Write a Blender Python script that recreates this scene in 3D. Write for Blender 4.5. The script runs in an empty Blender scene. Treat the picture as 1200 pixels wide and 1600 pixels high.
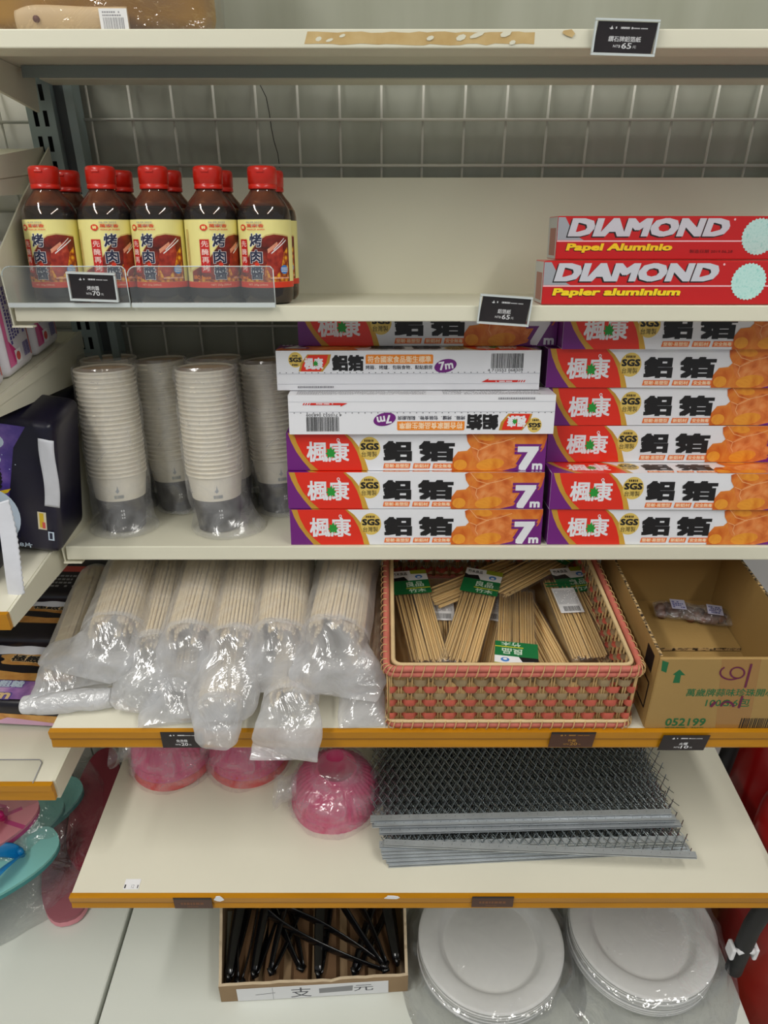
import bpy, bmesh, math, random
from mathutils import Vector, Matrix, noise
from mathutils.geometry import tessellate_polygon

PI = math.pi
SC = bpy.context.scene
COL = SC.collection

# ------------------------------------------------------------------ camera
CAM_Z = 1.30
FPX = 1165.0                      # focal length in pixels of the 1200 px wide frame
PITCH = math.radians(29.9)
cam_data = bpy.data.cameras.new('camera')
cam_data.sensor_fit = 'HORIZONTAL'
cam_data.sensor_width = 36.0
cam_data.lens = 36.0 * FPX / 1200.0
cam_data.clip_start = 0.02
cam = bpy.data.objects.new('camera', cam_data)
COL.objects.link(cam)
cam.location = (0, 0, CAM_Z)
cam.rotation_euler = (PI / 2 - PITCH, 0, 0)
SC.camera = cam

# ------------------------------------------------------------------ world, lights, exposure
world = bpy.data.worlds.new('world')
SC.world = world
world.use_nodes = True
bg = world.node_tree.nodes['Background']
bg.inputs[0].default_value = (0.93, 0.97, 1.0, 1)
bg.inputs[1].default_value = 0.34

def area_light(name, loc, rot, sx, sy, power, color=(1, 0.985, 0.95)):
    d = bpy.data.lights.new(name, 'AREA')
    d.shape = 'RECTANGLE'; d.size = sx; d.size_y = sy
    d.energy = power; d.color = color
    o = bpy.data.objects.new(name, d)
    COL.objects.link(o)
    o.location = loc; o.rotation_euler = rot
    return o
LX, LY = 1.1, -0.6
# the two rows of ceiling tubes over the aisle (their housings are built with the ceiling)
area_light('tube_light', (-LX, LY, 2.67), (0, 0, 0), 0.16, 2.4, 37)
area_light('tube_light', (LX, LY, 2.67), (0, 0, 0), 0.16, 2.4, 23)

SC.view_settings.view_transform = 'Standard'
SC.view_settings.look = 'None'
SC.view_settings.gamma = 1.0
SC.view_settings.use_curve_mapping = False
SC.view_settings.exposure = -0.12
try:
    SC.cycles.transparent_max_bounces = 24
    SC.cycles.max_bounces = 8
    SC.cycles.caustics_reflective = False
    SC.cycles.caustics_refractive = False
except Exception:
    pass

# ------------------------------------------------------------------ rays through the photograph onto real planes
CP, SP = math.cos(PITCH), math.sin(PITCH)
def ray(px, py):
    u, v = (px - 600.0) / FPX, (800.0 - py) / FPX
    return Vector((u, CP + v * SP, -SP + v * CP))
def on_z(px, py, z):
    d = ray(px, py)
    return Vector((0, 0, CAM_Z)) + d * ((z - CAM_Z) / d.z)
def on_y(px, py, y):
    d = ray(px, py)
    return Vector((0, 0, CAM_Z)) + d * (y / d.y)

# the three upper shelves hang tipped back
TILT = math.radians(9.5)
ST, CT = math.sin(TILT), math.cos(TILT)
def tipped(x, yf, zf, dy, dz):
    """World point at dy along a tipped shelf (from its front edge yf, zf) and dz off its surface."""
    return Vector((x, yf + dy * CT + dz * ST, zf - dy * ST + dz * CT))

# ------------------------------------------------------------------ materials
def lin(c):
    r = []
    for v in c[:3]:
        v = v / 255.0
        r.append(v / 12.92 if v <= 0.04045 else ((v + 0.055) / 1.055) ** 2.4)
    return (r[0], r[1], r[2], 1.0)

MATS = {}
def mat(name, rgb, rough=0.5, metal=0.0, spec=0.5, var=0.0, vscale=8.0, bump=0.0, bscale=40.0, coat=0.0, rgb2=None, stretch=None, each=0.0):
    """Principled surface, optionally with a procedural colour variation and a procedural bump."""
    if name in MATS:
        return MATS[name]
    m = bpy.data.materials.new(name)
    m.use_nodes = True
    nt = m.node_tree
    b = nt.nodes['Principled BSDF']
    c = lin(rgb)
    b.inputs['Base Color'].default_value = c
    b.inputs['Roughness'].default_value = rough
    b.inputs['Metallic'].default_value = metal
    b.inputs['Specular IOR Level'].default_value = spec
    if coat:
        b.inputs['Coat Weight'].default_value = coat
        b.inputs['Coat Roughness'].default_value = 0.1
    if var or rgb2 or bump:
        tc = nt.nodes.new('ShaderNodeTexCoord')
        src = tc.outputs['Object']
        if stretch:
            mp = nt.nodes.new('ShaderNodeMapping')
            mp.inputs['Scale'].default_value = stretch
            nt.links.new(src, mp.inputs['Vector'])
            src = mp.outputs['Vector']
    if var or rgb2:
        n = nt.nodes.new('ShaderNodeTexNoise')
        n.inputs['Scale'].default_value = vscale
        n.inputs['Detail'].default_value = 5.0
        nt.links.new(src, n.inputs['Vector'])
        r = nt.nodes.new('ShaderNodeValToRGB')
        r.color_ramp.elements[0].position = 0.3
        r.color_ramp.elements[1].position = 0.7
        if rgb2:
            r.color_ramp.elements[0].color = c
            r.color_ramp.elements[1].color = lin(rgb2)
        else:
            r.color_ramp.elements[0].color = (c[0] * (1 - var), c[1] * (1 - var), c[2] * (1 - var), 1)
            r.color_ramp.elements[1].color = (min(1, c[0] * (1 + var)), min(1, c[1] * (1 + var)), min(1, c[2] * (1 + var)), 1)
        nt.links.new(n.outputs['Fac'], r.inputs['Fac'])
        nt.links.new(r.outputs['Color'], b.inputs['Base Color'])
    if bump:
        n2 = nt.nodes.new('ShaderNodeTexNoise')
        n2.inputs['Scale'].default_value = bscale
        n2.inputs['Detail'].default_value = 3.0
        nt.links.new(src, n2.inputs['Vector'])
        bp = nt.nodes.new('ShaderNodeBump')
        bp.inputs['Strength'].default_value = bump
        bp.inputs['Distance'].default_value = 0.002
        nt.links.new(n2.outputs['Fac'], bp.inputs['Height'])
        nt.links.new(bp.outputs['Normal'], b.inputs['Normal'])
    if each:      # every piece a little lighter or darker than the next
        oi = nt.nodes.new('ShaderNodeObjectInfo')
        mr = nt.nodes.new('ShaderNodeMapRange')
        mr.inputs['To Min'].default_value = 1.0 - each; mr.inputs['To Max'].default_value = 1.0 + each
        nt.links.new(oi.outputs['Random'], mr.inputs['Value'])
        hs = nt.nodes.new('ShaderNodeHueSaturation')
        nt.links.new(mr.outputs[0], hs.inputs['Value'])
        if b.inputs['Base Color'].is_linked:
            nt.links.new(b.inputs['Base Color'].links[0].from_socket, hs.inputs['Color'])
        else:
            hs.inputs['Color'].default_value = c
        nt.links.new(hs.outputs[0], b.inputs['Base Color'])
    MATS[name] = m
    return m

def ramp_mat(name, stops, scale, rough=0.45, voronoi=False, bump=0.0, dist=0.0, stretch=(1, 1, 1)):
    """Printed or natural mottling: noise (or cells) through several colours."""
    if name in MATS:
        return MATS[name]
    m = bpy.data.materials.new(name)
    m.use_nodes = True
    nt = m.node_tree
    b = nt.nodes['Principled BSDF']
    b.inputs['Roughness'].default_value = rough
    tc = nt.nodes.new('ShaderNodeTexCoord')
    mp = nt.nodes.new('ShaderNodeMapping')
    mp.inputs['Scale'].default_value = stretch
    nt.links.new(tc.outputs['Object'], mp.inputs['Vector'])
    if voronoi:
        n = nt.nodes.new('ShaderNodeTexVoronoi')
        n.inputs['Scale'].default_value = scale
        out = n.outputs['Distance']
    else:
        n = nt.nodes.new('ShaderNodeTexNoise')
        n.inputs['Scale'].default_value = scale
        n.inputs['Detail'].default_value = 6.0
        n.inputs['Distortion'].default_value = dist
        out = n.outputs['Fac']
    nt.links.new(mp.outputs['Vector'], n.inputs['Vector'])
    r = nt.nodes.new('ShaderNodeValToRGB')
    els = r.color_ramp.elements
    while len(els) < len(stops):
        els.new(0.5)
    for e, (p, c) in zip(els, stops):
        e.position = p; e.color = lin(c)
    nt.links.new(out, r.inputs['Fac'])
    nt.links.new(r.outputs['Color'], b.inputs['Base Color'])
    if bump:
        bp = nt.nodes.new('ShaderNodeBump')
        bp.inputs['Strength'].default_value = bump
        bp.inputs['Distance'].default_value = 0.003
        nt.links.new(out, bp.inputs['Height'])
        nt.links.new(bp.outputs['Normal'], b.inputs['Normal'])
    MATS[name] = m
    return m

def film(name, haze_lo, haze_hi, tint=(255, 255, 255), rough=0.12, gloss=0.12, scale=30.0, bump=0.6, clear=(250, 250, 250), milk=(246, 247, 250)):
    """Thin plastic film: clear where it lies flat, milky where it is crinkled, with small glints."""
    if name in MATS:
        return MATS[name]
    m = bpy.data.materials.new(name)
    m.use_nodes = True
    nt = m.node_tree
    for n in list(nt.nodes):
        if n.type != 'OUTPUT_MATERIAL':
            nt.nodes.remove(n)
    out = nt.nodes['Material Output']
    N, L = nt.nodes.new, nt.links.new
    tc = N('ShaderNodeTexCoord')
    n1 = N('ShaderNodeTexNoise'); n1.inputs['Scale'].default_value = scale; n1.inputs['Detail'].default_value = 4; n1.inputs['Distortion'].default_value = 1.2
    L(tc.outputs['Object'], n1.inputs['Vector'])
    n2 = N('ShaderNodeTexVoronoi'); n2.inputs['Scale'].default_value = scale * 1.6; n2.feature = 'DISTANCE_TO_EDGE'
    mixv = N('ShaderNodeVectorMath'); mixv.operation = 'MULTIPLY_ADD'
    mixv.inputs[1].default_value = (0.04, 0.04, 0.04)
    L(n1.outputs['Color'], mixv.inputs[0]); L(tc.outputs['Object'], mixv.inputs[2])
    L(mixv.outputs[0], n2.inputs['Vector'])
    add = N('ShaderNodeMath'); add.operation = 'MULTIPLY_ADD'; add.inputs[1].default_value = 1.0
    sc = N('ShaderNodeMath'); sc.operation = 'MULTIPLY'; sc.inputs[1].default_value = 0.35
    L(n2.outputs['Distance'], sc.inputs[0])
    L(n1.outputs['Fac'], add.inputs[0]); L(sc.outputs[0], add.inputs[2])
    bp = N('ShaderNodeBump'); bp.inputs['Strength'].default_value = bump; bp.inputs['Distance'].default_value = 0.006
    L(add.outputs[0], bp.inputs['Height'])
    rng = N('ShaderNodeMapRange')
    rng.inputs['From Min'].default_value = 0.35; rng.inputs['From Max'].default_value = 0.68
    rng.inputs['To Min'].default_value = haze_lo; rng.inputs['To Max'].default_value = haze_hi
    L(n1.outputs['Fac'], rng.inputs['Value'])
    tr = N('ShaderNodeBsdfTransparent'); tr.inputs[0].default_value = lin(clear)
    df = N('ShaderNodeBsdfDiffuse'); df.inputs[0].default_value = lin(milk)
    tl = N('ShaderNodeBsdfTranslucent'); tl.inputs[0].default_value = lin(milk)
    L(bp.outputs['Normal'], df.inputs['Normal'])
    mk = N('ShaderNodeMixShader'); mk.inputs[0].default_value = 0.45
    L(df.outputs[0], mk.inputs[1]); L(tl.outputs[0], mk.inputs[2])
    m1 = N('ShaderNodeMixShader')
    L(rng.outputs[0], m1.inputs[0]); L(tr.outputs[0], m1.inputs[1]); L(mk.outputs[0], m1.inputs[2])
    gl = N('ShaderNodeBsdfGlossy'); gl.inputs['Roughness'].default_value = rough; gl.inputs[0].default_value = lin(tint)
    L(bp.outputs['Normal'], gl.inputs['Normal'])
    m2 = N('ShaderNodeMixShader'); m2.inputs[0].default_value = gloss * 0.6
    L(m1.outputs[0], m2.inputs[1]); L(gl.outputs[0], m2.inputs[2])
    L(m2.outputs[0], out.inputs['Surface'])
    MATS[name] = m
    return m

def clear_mat(name, tint, rough=0.03, refl=0.06, haze=0.0):
    """Clear solid sheet or tinted glass seen as a thin wall: transparent with a Fresnel reflection."""
    if name in MATS:
        return MATS[name]
    m = bpy.data.materials.new(name)
    m.use_nodes = True
    nt = m.node_tree
    for n in list(nt.nodes):
        if n.type != 'OUTPUT_MATERIAL':
            nt.nodes.remove(n)
    out = nt.nodes['Material Output']
    N, L = nt.nodes.new, nt.links.new
    tr = N('ShaderNodeBsdfTransparent'); tr.inputs[0].default_value = lin(tint)
    df = N('ShaderNodeBsdfDiffuse'); df.inputs[0].default_value = lin((225, 228, 230))
    m1 = N('ShaderNodeMixShader'); m1.inputs[0].default_value = haze
    L(tr.outputs[0], m1.inputs[1]); L(df.outputs[0], m1.inputs[2])
    gl = N('ShaderNodeBsdfGlossy'); gl.inputs['Roughness'].default_value = rough
    fr = N('ShaderNodeFresnel'); fr.inputs['IOR'].default_value = 1.45
    fm = N('ShaderNodeMath'); fm.operation = 'ADD'; fm.use_clamp = True; fm.inputs[1].default_value = refl - 0.035
    geo = N('ShaderNodeNewGeometry')
    inv = N('ShaderNodeMath'); inv.operation = 'SUBTRACT'; inv.inputs[0].default_value = 1.0
    L(geo.outputs['Backfacing'], inv.inputs[1])
    L(fr.outputs[0], fm.inputs[0])
    fb = N('ShaderNodeMath'); fb.operation = 'MULTIPLY'
    L(fm.outputs[0], fb.inputs[0]); L(inv.outputs[0], fb.inputs[1])
    m2 = N('ShaderNodeMixShader')
    L(fb.outputs[0], m2.inputs[0]); L(m1.outputs[0], m2.inputs[1]); L(gl.outputs[0], m2.inputs[2])
    L(m2.outputs[0], out.inputs['Surface'])
    MATS[name] = m
    return m

def emit_mat(name, rgb, strength):
    m = bpy.data.materials.new(name)
    m.use_nodes = True
    b = m.node_tree.nodes['Principled BSDF']
    b.inputs['Emission Color'].default_value = lin(rgb)
    b.inputs['Emission Strength'].default_value = strength
    MATS[name] = m
    return m

# ------------------------------------------------------------------ mesh builder
class MB:
    def __init__(self):
        self.v = []; self.f = []; self.m = []; self.s = []; self.mats = []
    def mi(self, m):
        if m not in self.mats:
            self.mats.append(m)
        return self.mats.index(m)
    def add(self, verts, faces, m, smooth=False):
        o = len(self.v); k = self.mi(m)
        self.v.extend([tuple(p) for p in verts])
        for f in faces:
            self.f.append([i + o for i in f]); self.m.append(k); self.s.append(smooth)
    def box(self, x0, x1, y0, y1, z0, z1, m):
        v = [(x0, y0, z0), (x1, y0, z0), (x1, y1, z0), (x0, y1, z0), (x0, y0, z1), (x1, y0, z1), (x1, y1, z1), (x0, y1, z1)]
        f = [(0, 3, 2, 1), (4, 5, 6, 7), (0, 1, 5, 4), (1, 2, 6, 5), (2, 3, 7, 6), (3, 0, 4, 7)]
        self.add(v, f, m)
    def rbox(self, x0, x1, y0, y1, z0, z1, r, m, seg=2, smooth=False):
        bm = bmesh.new()
        bmesh.ops.create_cube(bm, size=1.0)
        for w in bm.verts:
            w.co = Vector(((x0 + x1) / 2 + w.co.x * (x1 - x0), (y0 + y1) / 2 + w.co.y * (y1 - y0), (z0 + z1) / 2 + w.co.z * (z1 - z0)))
        bmesh.ops.bevel(bm, geom=list(bm.edges), offset=r, segments=seg, profile=0.5, affect='EDGES')
        bm.verts.index_update()
        self.add([w.co for w in bm.verts], [[w.index for w in f.verts] for f in bm.faces], m, smooth)
        bm.free()
    def prism(self, poly, axis, a, b, m, smooth=False):
        """Extrude a closed 2D polygon along an axis: axis 'x' takes (y,z), 'y' takes (x,z), 'z' takes (x,y)."""
        def P(p, t):
            return (t, p[0], p[1]) if axis == 'x' else (p[0], t, p[1]) if axis == 'y' else (p[0], p[1], t)
        n = len(poly)
        v = [P(p, a) for p in poly] + [P(p, b) for p in poly]
        side = [(i, (i + 1) % n, n + (i + 1) % n, n + i) for i in range(n)]
        self.add(v, side, m, smooth)
        tris = tessellate_polygon([[Vector((p[0], p[1], 0)) for p in poly]])
        self.add(v, [tuple(t) for t in tris] + [tuple(n + i for i in t) for t in tris], m)
    def tube(self, path, r, m, n=8, closed=False, caps=True, smooth=True):
        P = [Vector(p) for p in path]
        k = len(P)
        rr = r if isinstance(r, (list, tuple)) else [r] * k
        verts = []; faces = []
        up = None
        for i in range(k):
            a = P[(i - 1) % k] if (i > 0 or closed) else P[i]
            b = P[(i + 1) % k] if (i < k - 1 or closed) else P[i]
            t = (b - a).normalized()
            if up is None:
                up = Vector((0, 0, 1)) if abs(t.z) < 0.9 else Vector((1, 0, 0))
            s = t.cross(up)
            if s.length < 1e-6:
                s = t.orthogonal()
            s.normalize(); u = s.cross(t).normalized(); up = u
            for j in range(n):
                an = 2 * PI * j / n
                verts.append(P[i] + (s * math.cos(an) + u * math.sin(an)) * rr[i])
        last = k if closed else k - 1
        for i in range(last):
            i2 = (i + 1) % k
            for j in range(n):
                j2 = (j + 1) % n
                faces.append((i * n + j, i * n + j2, i2 * n + j2, i2 * n + j))
        if caps and not closed:
            faces.append(tuple(range(n - 1, -1, -1)))
            faces.append(tuple((k - 1) * n + j for j in range(n)))
        self.add(verts, faces, m, smooth)
    def lathe(self, prof, m, n=28, cx=0, cy=0, sy=1.0, smooth=True, ripple=None, caps=True):
        """prof = [(r,z)]; ripple(j,i) scales the radius."""
        verts = []; faces = []
        for i, (r, z) in enumerate(prof):
            for j in range(n):
                a = 2 * PI * j / n
                q = r * (ripple(a, i) if ripple else 1.0)
                verts.append((cx + q * math.cos(a), cy + q * math.sin(a) * sy, z))
        for i in range(len(prof) - 1):
            for j in range(n):
                j2 = (j + 1) % n
                faces.append((i * n + j, i * n + j2, (i + 1) * n + j2, (i + 1) * n + j))
        if caps and prof[0][0] > 1e-6:
            faces.append(tuple(range(n - 1, -1, -1)))
        if caps and prof[-1][0] > 1e-6:
            faces.append(tuple((len(prof) - 1) * n + j for j in range(n)))
        self.add(verts, faces, m, smooth)
    def loft(self, rings, m, n=24, sub=6, amp=0.0, freq=30.0, seed=0.0, power=1.0, caps=True, ridge=0.0, along=1.0):
        """Skin through rings (centre, axis a, axis b) with wrinkling: the body of a plastic bag."""
        R = [(Vector(c), Vector(a), Vector(b)) for c, a, b in rings]
        full = []
        for i in range(len(R) - 1):
            for s in range(sub):
                t = s / sub
                p0 = R[max(0, i - 1)]; p1 = R[i]; p2 = R[i + 1]; p3 = R[min(len(R) - 1, i + 2)]
                q = []
                for k in range(3):
                    q.append(0.5 * ((2 * p1[k]) + (p2[k] - p0[k]) * t + (2 * p0[k] - 5 * p1[k] + 4 * p2[k] - p3[k]) * t * t + (3 * p1[k] - p0[k] - 3 * p2[k] + p3[k]) * t ** 3))
                full.append(q)
        full.append(list(R[-1]))
        verts = []; faces = []
        for c, a, b in full:
            for j in range(n):
                an = 2 * PI * j / n
                ca, sa = math.cos(an), math.sin(an)
                ca = math.copysign(abs(ca) ** power, ca); sa = math.copysign(abs(sa) ** power, sa)
                d = a * ca + b * sa
                p = c + d
                if amp:
                    q = Vector((p.x * freq + seed * 7.3, p.y * freq * along + seed * 3.1, p.z * freq))
                    w = noise.noise(q) + 0.5 * noise.noise(q * 2.3)
                    if ridge:
                        w -= ridge * abs(noise.noise(q * 1.3 + Vector((5, 1, 9))))
                    p = p + d.normalized() * (w * amp)
                verts.append(p)
        k = len(full)
        for i in range(k - 1):
            for j in range(n):
                j2 = (j + 1) % n
                faces.append((i * n + j, i * n + j2, (i + 1) * n + j2, (i + 1) * n + j))
        if caps:
            faces.append(tuple(range(n - 1, -1, -1)))
            faces.append(tuple((k - 1) * n + j for j in range(n)))
        self.add(verts, faces, m, True)
    def grid(self, fn, nu, nv, m, smooth=True):
        verts = [fn(i / nu, j / nv) for j in range(nv + 1) for i in range(nu + 1)]
        faces = [(j * (nu + 1) + i, j * (nu + 1) + i + 1, (j + 1) * (nu + 1) + i + 1, (j + 1) * (nu + 1) + i) for j in range(nv) for i in range(nu)]
        self.add(verts, faces, m, smooth)
    def build(self, name, parent=None, loc=None, rot=None):
        me = bpy.data.meshes.new(name)
        me.from_pydata(self.v, [], self.f)
        for m in self.mats:
            me.materials.append(m)
        me.polygons.foreach_set('material_index', self.m)
        me.polygons.foreach_set('use_smooth', self.s)
        me.update()
        o = bpy.data.objects.new(name, me)
        COL.objects.link(o)
        if parent is not None:
            o.parent = parent
        if loc is not None:
            o.location = loc
        if rot is not None:
            o.rotation_euler = rot
        return o

def tag(o, label=None, cat=None, group=None, kind=None):
    if label: o['label'] = label
    if cat: o['category'] = cat
    if group: o['group'] = group
    if kind: o['kind'] = kind
    return o
def thing(name, label, cat, loc=(0, 0, 0), rot=(0, 0, 0), group=None):
    o = bpy.data.objects.new(name, None)
    COL.objects.link(o)
    o.empty_display_size = 0.02
    o.location = loc; o.rotation_euler = rot
    return tag(o, label, cat, group)
def kids(o):
    return [c for c in bpy.data.objects if c.parent == o]
def copy_tree(o, label=None, loc=None, rot=None, group=None, parent=None, children=None):
    c = o.copy(); COL.objects.link(c)
    if parent is not None: c.parent = parent
    if label: c['label'] = label
    if group: c['group'] = group
    if loc is not None: c.location = loc
    if rot is not None: c.rotation_euler = rot
    for k in (kids(o) if children is None else children):
        copy_tree(k, parent=c)
    return c

# ------------------------------------------------------------------ printed art: flat layers on real faces
_TXT = {}
def text_tris(s, bold=0.0):
    key = (s, bold)
    if key in _TXT:
        return _TXT[key]
    cu = bpy.data.curves.new('lettering', 'FONT')
    cu.body = s; cu.size = 1.0; cu.resolution_u = 2; cu.offset = bold
    ob = bpy.data.objects.new('lettering', cu)
    COL.objects.link(ob)
    dg = bpy.context.evaluated_depsgraph_get()
    ev = ob.evaluated_get(dg)
    me = ev.to_mesh()
    V = [(v.co.x, v.co.y) for v in me.vertices]
    F = [tuple(p.vertices) for p in me.polygons]
    ev.to_mesh_clear()
    bpy.data.objects.remove(ob); bpy.data.curves.remove(cu)
    if not V:
        V, F = [(0, 0), (1, 0), (1, 1), (0, 1)], []
    xs = [p[0] for p in V]; ys = [p[1] for p in V]
    _TXT[key] = (V, F, (min(xs), min(ys), max(xs), max(ys)))
    return _TXT[key]

def clip_half(poly, ax, lim, keep_less):
    out = []
    n = len(poly)
    for i in range(n):
        a, b = poly[i], poly[(i + 1) % n]
        ia = (a[ax] <= lim) if keep_less else (a[ax] >= lim)
        ib = (b[ax] <= lim) if keep_less else (b[ax] >= lim)
        if ia:
            out.append(a)
        if ia != ib:
            t = (lim - a[ax]) / (b[ax] - a[ax])
            out.append((a[0] + (b[0] - a[0]) * t, a[1] + (b[1] - a[1]) * t))
    return out

class Art:
    """Draws coloured shapes in a (u,v) frame; the mapper puts them on a face, each layer a hair above the last."""
    def __init__(self, mb, mapper, clip=None, strip=None, step=0.00004, base=0.00005):
        self.mb = mb; self.mp = mapper; self.clip = clip; self.strip = strip; self.o = base; self.step = step
    def _tris(self, tris, m):
        for t in tris:
            p = list(t)
            if self.clip:
                x0, y0, x1, y1 = self.clip
                for ax, lim, less in ((0, x0, False), (0, x1, True), (1, y0, False), (1, y1, True)):
                    p = clip_half(p, ax, lim, less)
                    if len(p) < 3: break
                if len(p) < 3: continue
            if self.strip:
                lo = min(q[0] for q in p); hi = max(q[0] for q in p)
                k = math.floor(lo / self.strip)
                while k * self.strip < hi:
                    q = clip_half(clip_half(p, 0, k * self.strip, False), 0, (k + 1) * self.strip, True)
                    if len(q) >= 3:
                        self.mb.add([self.mp(a, b, self.o) for a, b in q], [tuple(range(len(q)))], m)
                    k += 1
            else:
                self.mb.add([self.mp(a, b, self.o) for a, b in p], [tuple(range(len(p)))], m)
        self.o += self.step
    def poly(self, pts, m):
        tr = tessellate_polygon([[Vector((p[0], p[1], 0)) for p in pts]])
        self._tris([[pts[i] for i in t] for t in tr], m)
    def rect(self, x0, y0, x1, y1, m):
        self._tris([[(x0, y0), (x1, y0), (x1, y1), (x0, y1)]], m)
    def rects(self, L, m):
        self._tris([[(a, b), (c, b), (c, d), (a, d)] for a, b, c, d in L], m)
    def ell(self, cx, cy, rx, ry, m, n=28, rot=0.0):
        pts = []
        for i in range(n):
            a = 2 * PI * i / n
            x, y = rx * math.cos(a), ry * math.sin(a)
            pts.append((cx + x * math.cos(rot) - y * math.sin(rot), cy + x * math.sin(rot) + y * math.cos(rot)))
        self._tris([pts], m)
    def line(self, pts, w, m):
        L = []
        for a, b in zip(pts[:-1], pts[1:]):
            d = Vector((b[0] - a[0], b[1] - a[1]))
            if d.length < 1e-9: continue
            n = Vector((-d.y, d.x)).normalized() * w / 2
            L.append([(a[0] - n.x, a[1] - n.y), (b[0] - n.x, b[1] - n.y), (b[0] + n.x, b[1] + n.y), (a[0] + n.x, a[1] + n.y)])
        self._tris(L, m)
    def text(self, s, x0, y0, x1, y1, m, bold=0.0, shear=0.0, out=None, outw=0.03, rot=0.0, shadow=None):
        V, F, bb = text_tris(s)
        k = bold
        bb = (bb[0] - k, bb[1] - k, bb[2] + k, bb[3] + k)
        w, h = max(1e-6, bb[2] - bb[0]), max(1e-6, bb[3] - bb[1])
        wid = (x1 - x0) - abs(shear) * (y1 - y0)
        cx, cy = (x0 + x1) / 2, (y0 + y1) / 2
        def T(p, dx=0, dy=0):
            x = x0 + (p[0] - bb[0]) / w * wid
            y = y0 + (p[1] - bb[1]) / h * (y1 - y0)
            x += shear * (y - y0) + dx; y += dy
            if rot:
                a, b = x - cx, y - cy
                x = cx + a * math.cos(rot) - b * math.sin(rot); y = cy + a * math.sin(rot) + b * math.cos(rot)
            return (x, y)
        def heavy(r, dx=0, dy=0, m=None):
            # weight: the glyph drawn again a little to every side
            if r <= 0.002:
                offs = [(0, 0)]
            elif r < 0.03:
                offs = [(-r, -r), (r, -r), (r, r), (-r, r)]
            else:
                offs = [(-r, -r), (r, -r), (r, r), (-r, r), (0, r), (0, -r), (r, 0), (-r, 0), (0, 0)]
            st = self.step; self.step = 3e-6
            for ox, oy in offs:
                self._tris([[T((V[i][0] + ox, V[i][1] + oy), dx, dy) for i in f] for f in F], m)
            self.step = st; self.o += st
        if shadow:
            heavy(bold + 0.004, shadow[1], shadow[2], shadow[0])
        if out:
            heavy(bold + outw, m=out)
        heavy(bold, m=m)
    def barcode(self, x0, y0, x1, y1, m, seed=1, n=30):
        R = random.Random(seed)
        x = x0; L = []
        u = (x1 - x0) / (n * 2.1)
        while x < x1 - u:
            w = u * R.choice((1, 1, 2, 1.5)); L.append((x, y0, min(x1, x + w), y1)); x += w + u * R.choice((1, 1, 1.6))
        self.rects(L, m)
    def tinytext(self, x0, y0, x1, y1, m, rows=3, seed=1, fill=0.6, vertical=False):
        """Rows of characters too small to read."""
        R = random.Random(seed); L = []
        if vertical:
            cw = (x1 - x0) / rows
            for k in range(rows):
                y = y1
                while y > y0 + cw * 0.8:
                    h = cw * R.uniform(0.4, 0.9)
                    a = x0 + k * cw
                    if R.random() < 0.9:
                        L.append((a, y - h, a + cw * fill, y)); 
                    y -= h + cw * 0.25
        else:
            ch = (y1 - y0) / rows
            for k in range(rows):
                x = x0
                b = y0 + k * ch
                while x < x1 - ch * 0.5:
                    w = ch * R.uniform(0.35, 0.8)
                    if R.random() < 0.9:
                        L.append((x, b, x + w, b + ch * fill))
                    x += w + ch * 0.2
        self.rects(L, m)
# ------------------------------------------------------------------ shared materials
M_beige = mat('shelf_paint', (222, 219, 198), 0.42, var=0.025, vscale=6)
M_cream = mat('shelf_laminate', (226, 222, 203), 0.38, var=0.03, vscale=5)
M_base = mat('base_paint', (214, 217, 208), 0.4, var=0.03, vscale=4)
M_gold = mat('gold_rail', (188, 128, 16), 0.36, spec=0.4, var=0.10, vscale=30, stretch=(0.3, 3, 3))
M_goldend = mat('gold_rail_groove', (140, 92, 14), 0.4)
M_post = mat('post_paint', (150, 166, 164), 0.5)
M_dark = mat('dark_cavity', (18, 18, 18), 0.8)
M_wire = mat('grid_wire', (206, 204, 192), 0.5)
M_clear = clear_mat('tag_plastic', (252, 252, 252), 0.05, 0.03, 0.0)
M_panelw = mat('left_panel_paint', (222, 220, 208), 0.6, var=0.03, vscale=3.0)
M_panel = mat('back_panel_paint', (172, 174, 160), 0.6, rgb2=(154, 156, 140), vscale=3.0, stretch=(6, 1, 0.8))
M_black = mat('black_card', (36, 28, 30), 0.3, var=0.3, vscale=60)
M_brown = mat('brown_card', (74, 40, 24), 0.35)
M_white = mat('white_print', (240, 240, 242), 0.5)
M_greyprint = mat('grey_print', (150, 150, 156), 0.5)
M_goldprint = mat('gold_print', (176, 128, 50), 0.5)
M_acrylic = clear_mat('acrylic', (247, 250, 250), 0.04, 0.05, 0.05)
M_acredge = mat('acrylic_edge', (214, 222, 222), 0.2)
M_ink = mat('black_ink', (22, 20, 22), 0.45)
M_red = mat('red_print', (214, 36, 22), 0.38)
M_label = mat('white_label', (238, 238, 240), 0.5)
M_tape = mat('old_tape', (205, 178, 124), 0.7, rgb2=(190, 158, 100), vscale=60)

# ------------------------------------------------------------------ the setting
def struct(o):
    o['kind'] = 'structure'
    return o
XL, XR = -0.395, 0.510            # main bay of the gondola
XM = -0.408                       # right end of the bay to the left
Z_TOP, Z_BOT, Z_CUP, Z_STK, Z_MSH, Z_BASE = 1.341, 1.094, 0.802, 0.636, 0.412, 0.165
YB = 0.985                        # face of the uprights

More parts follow.
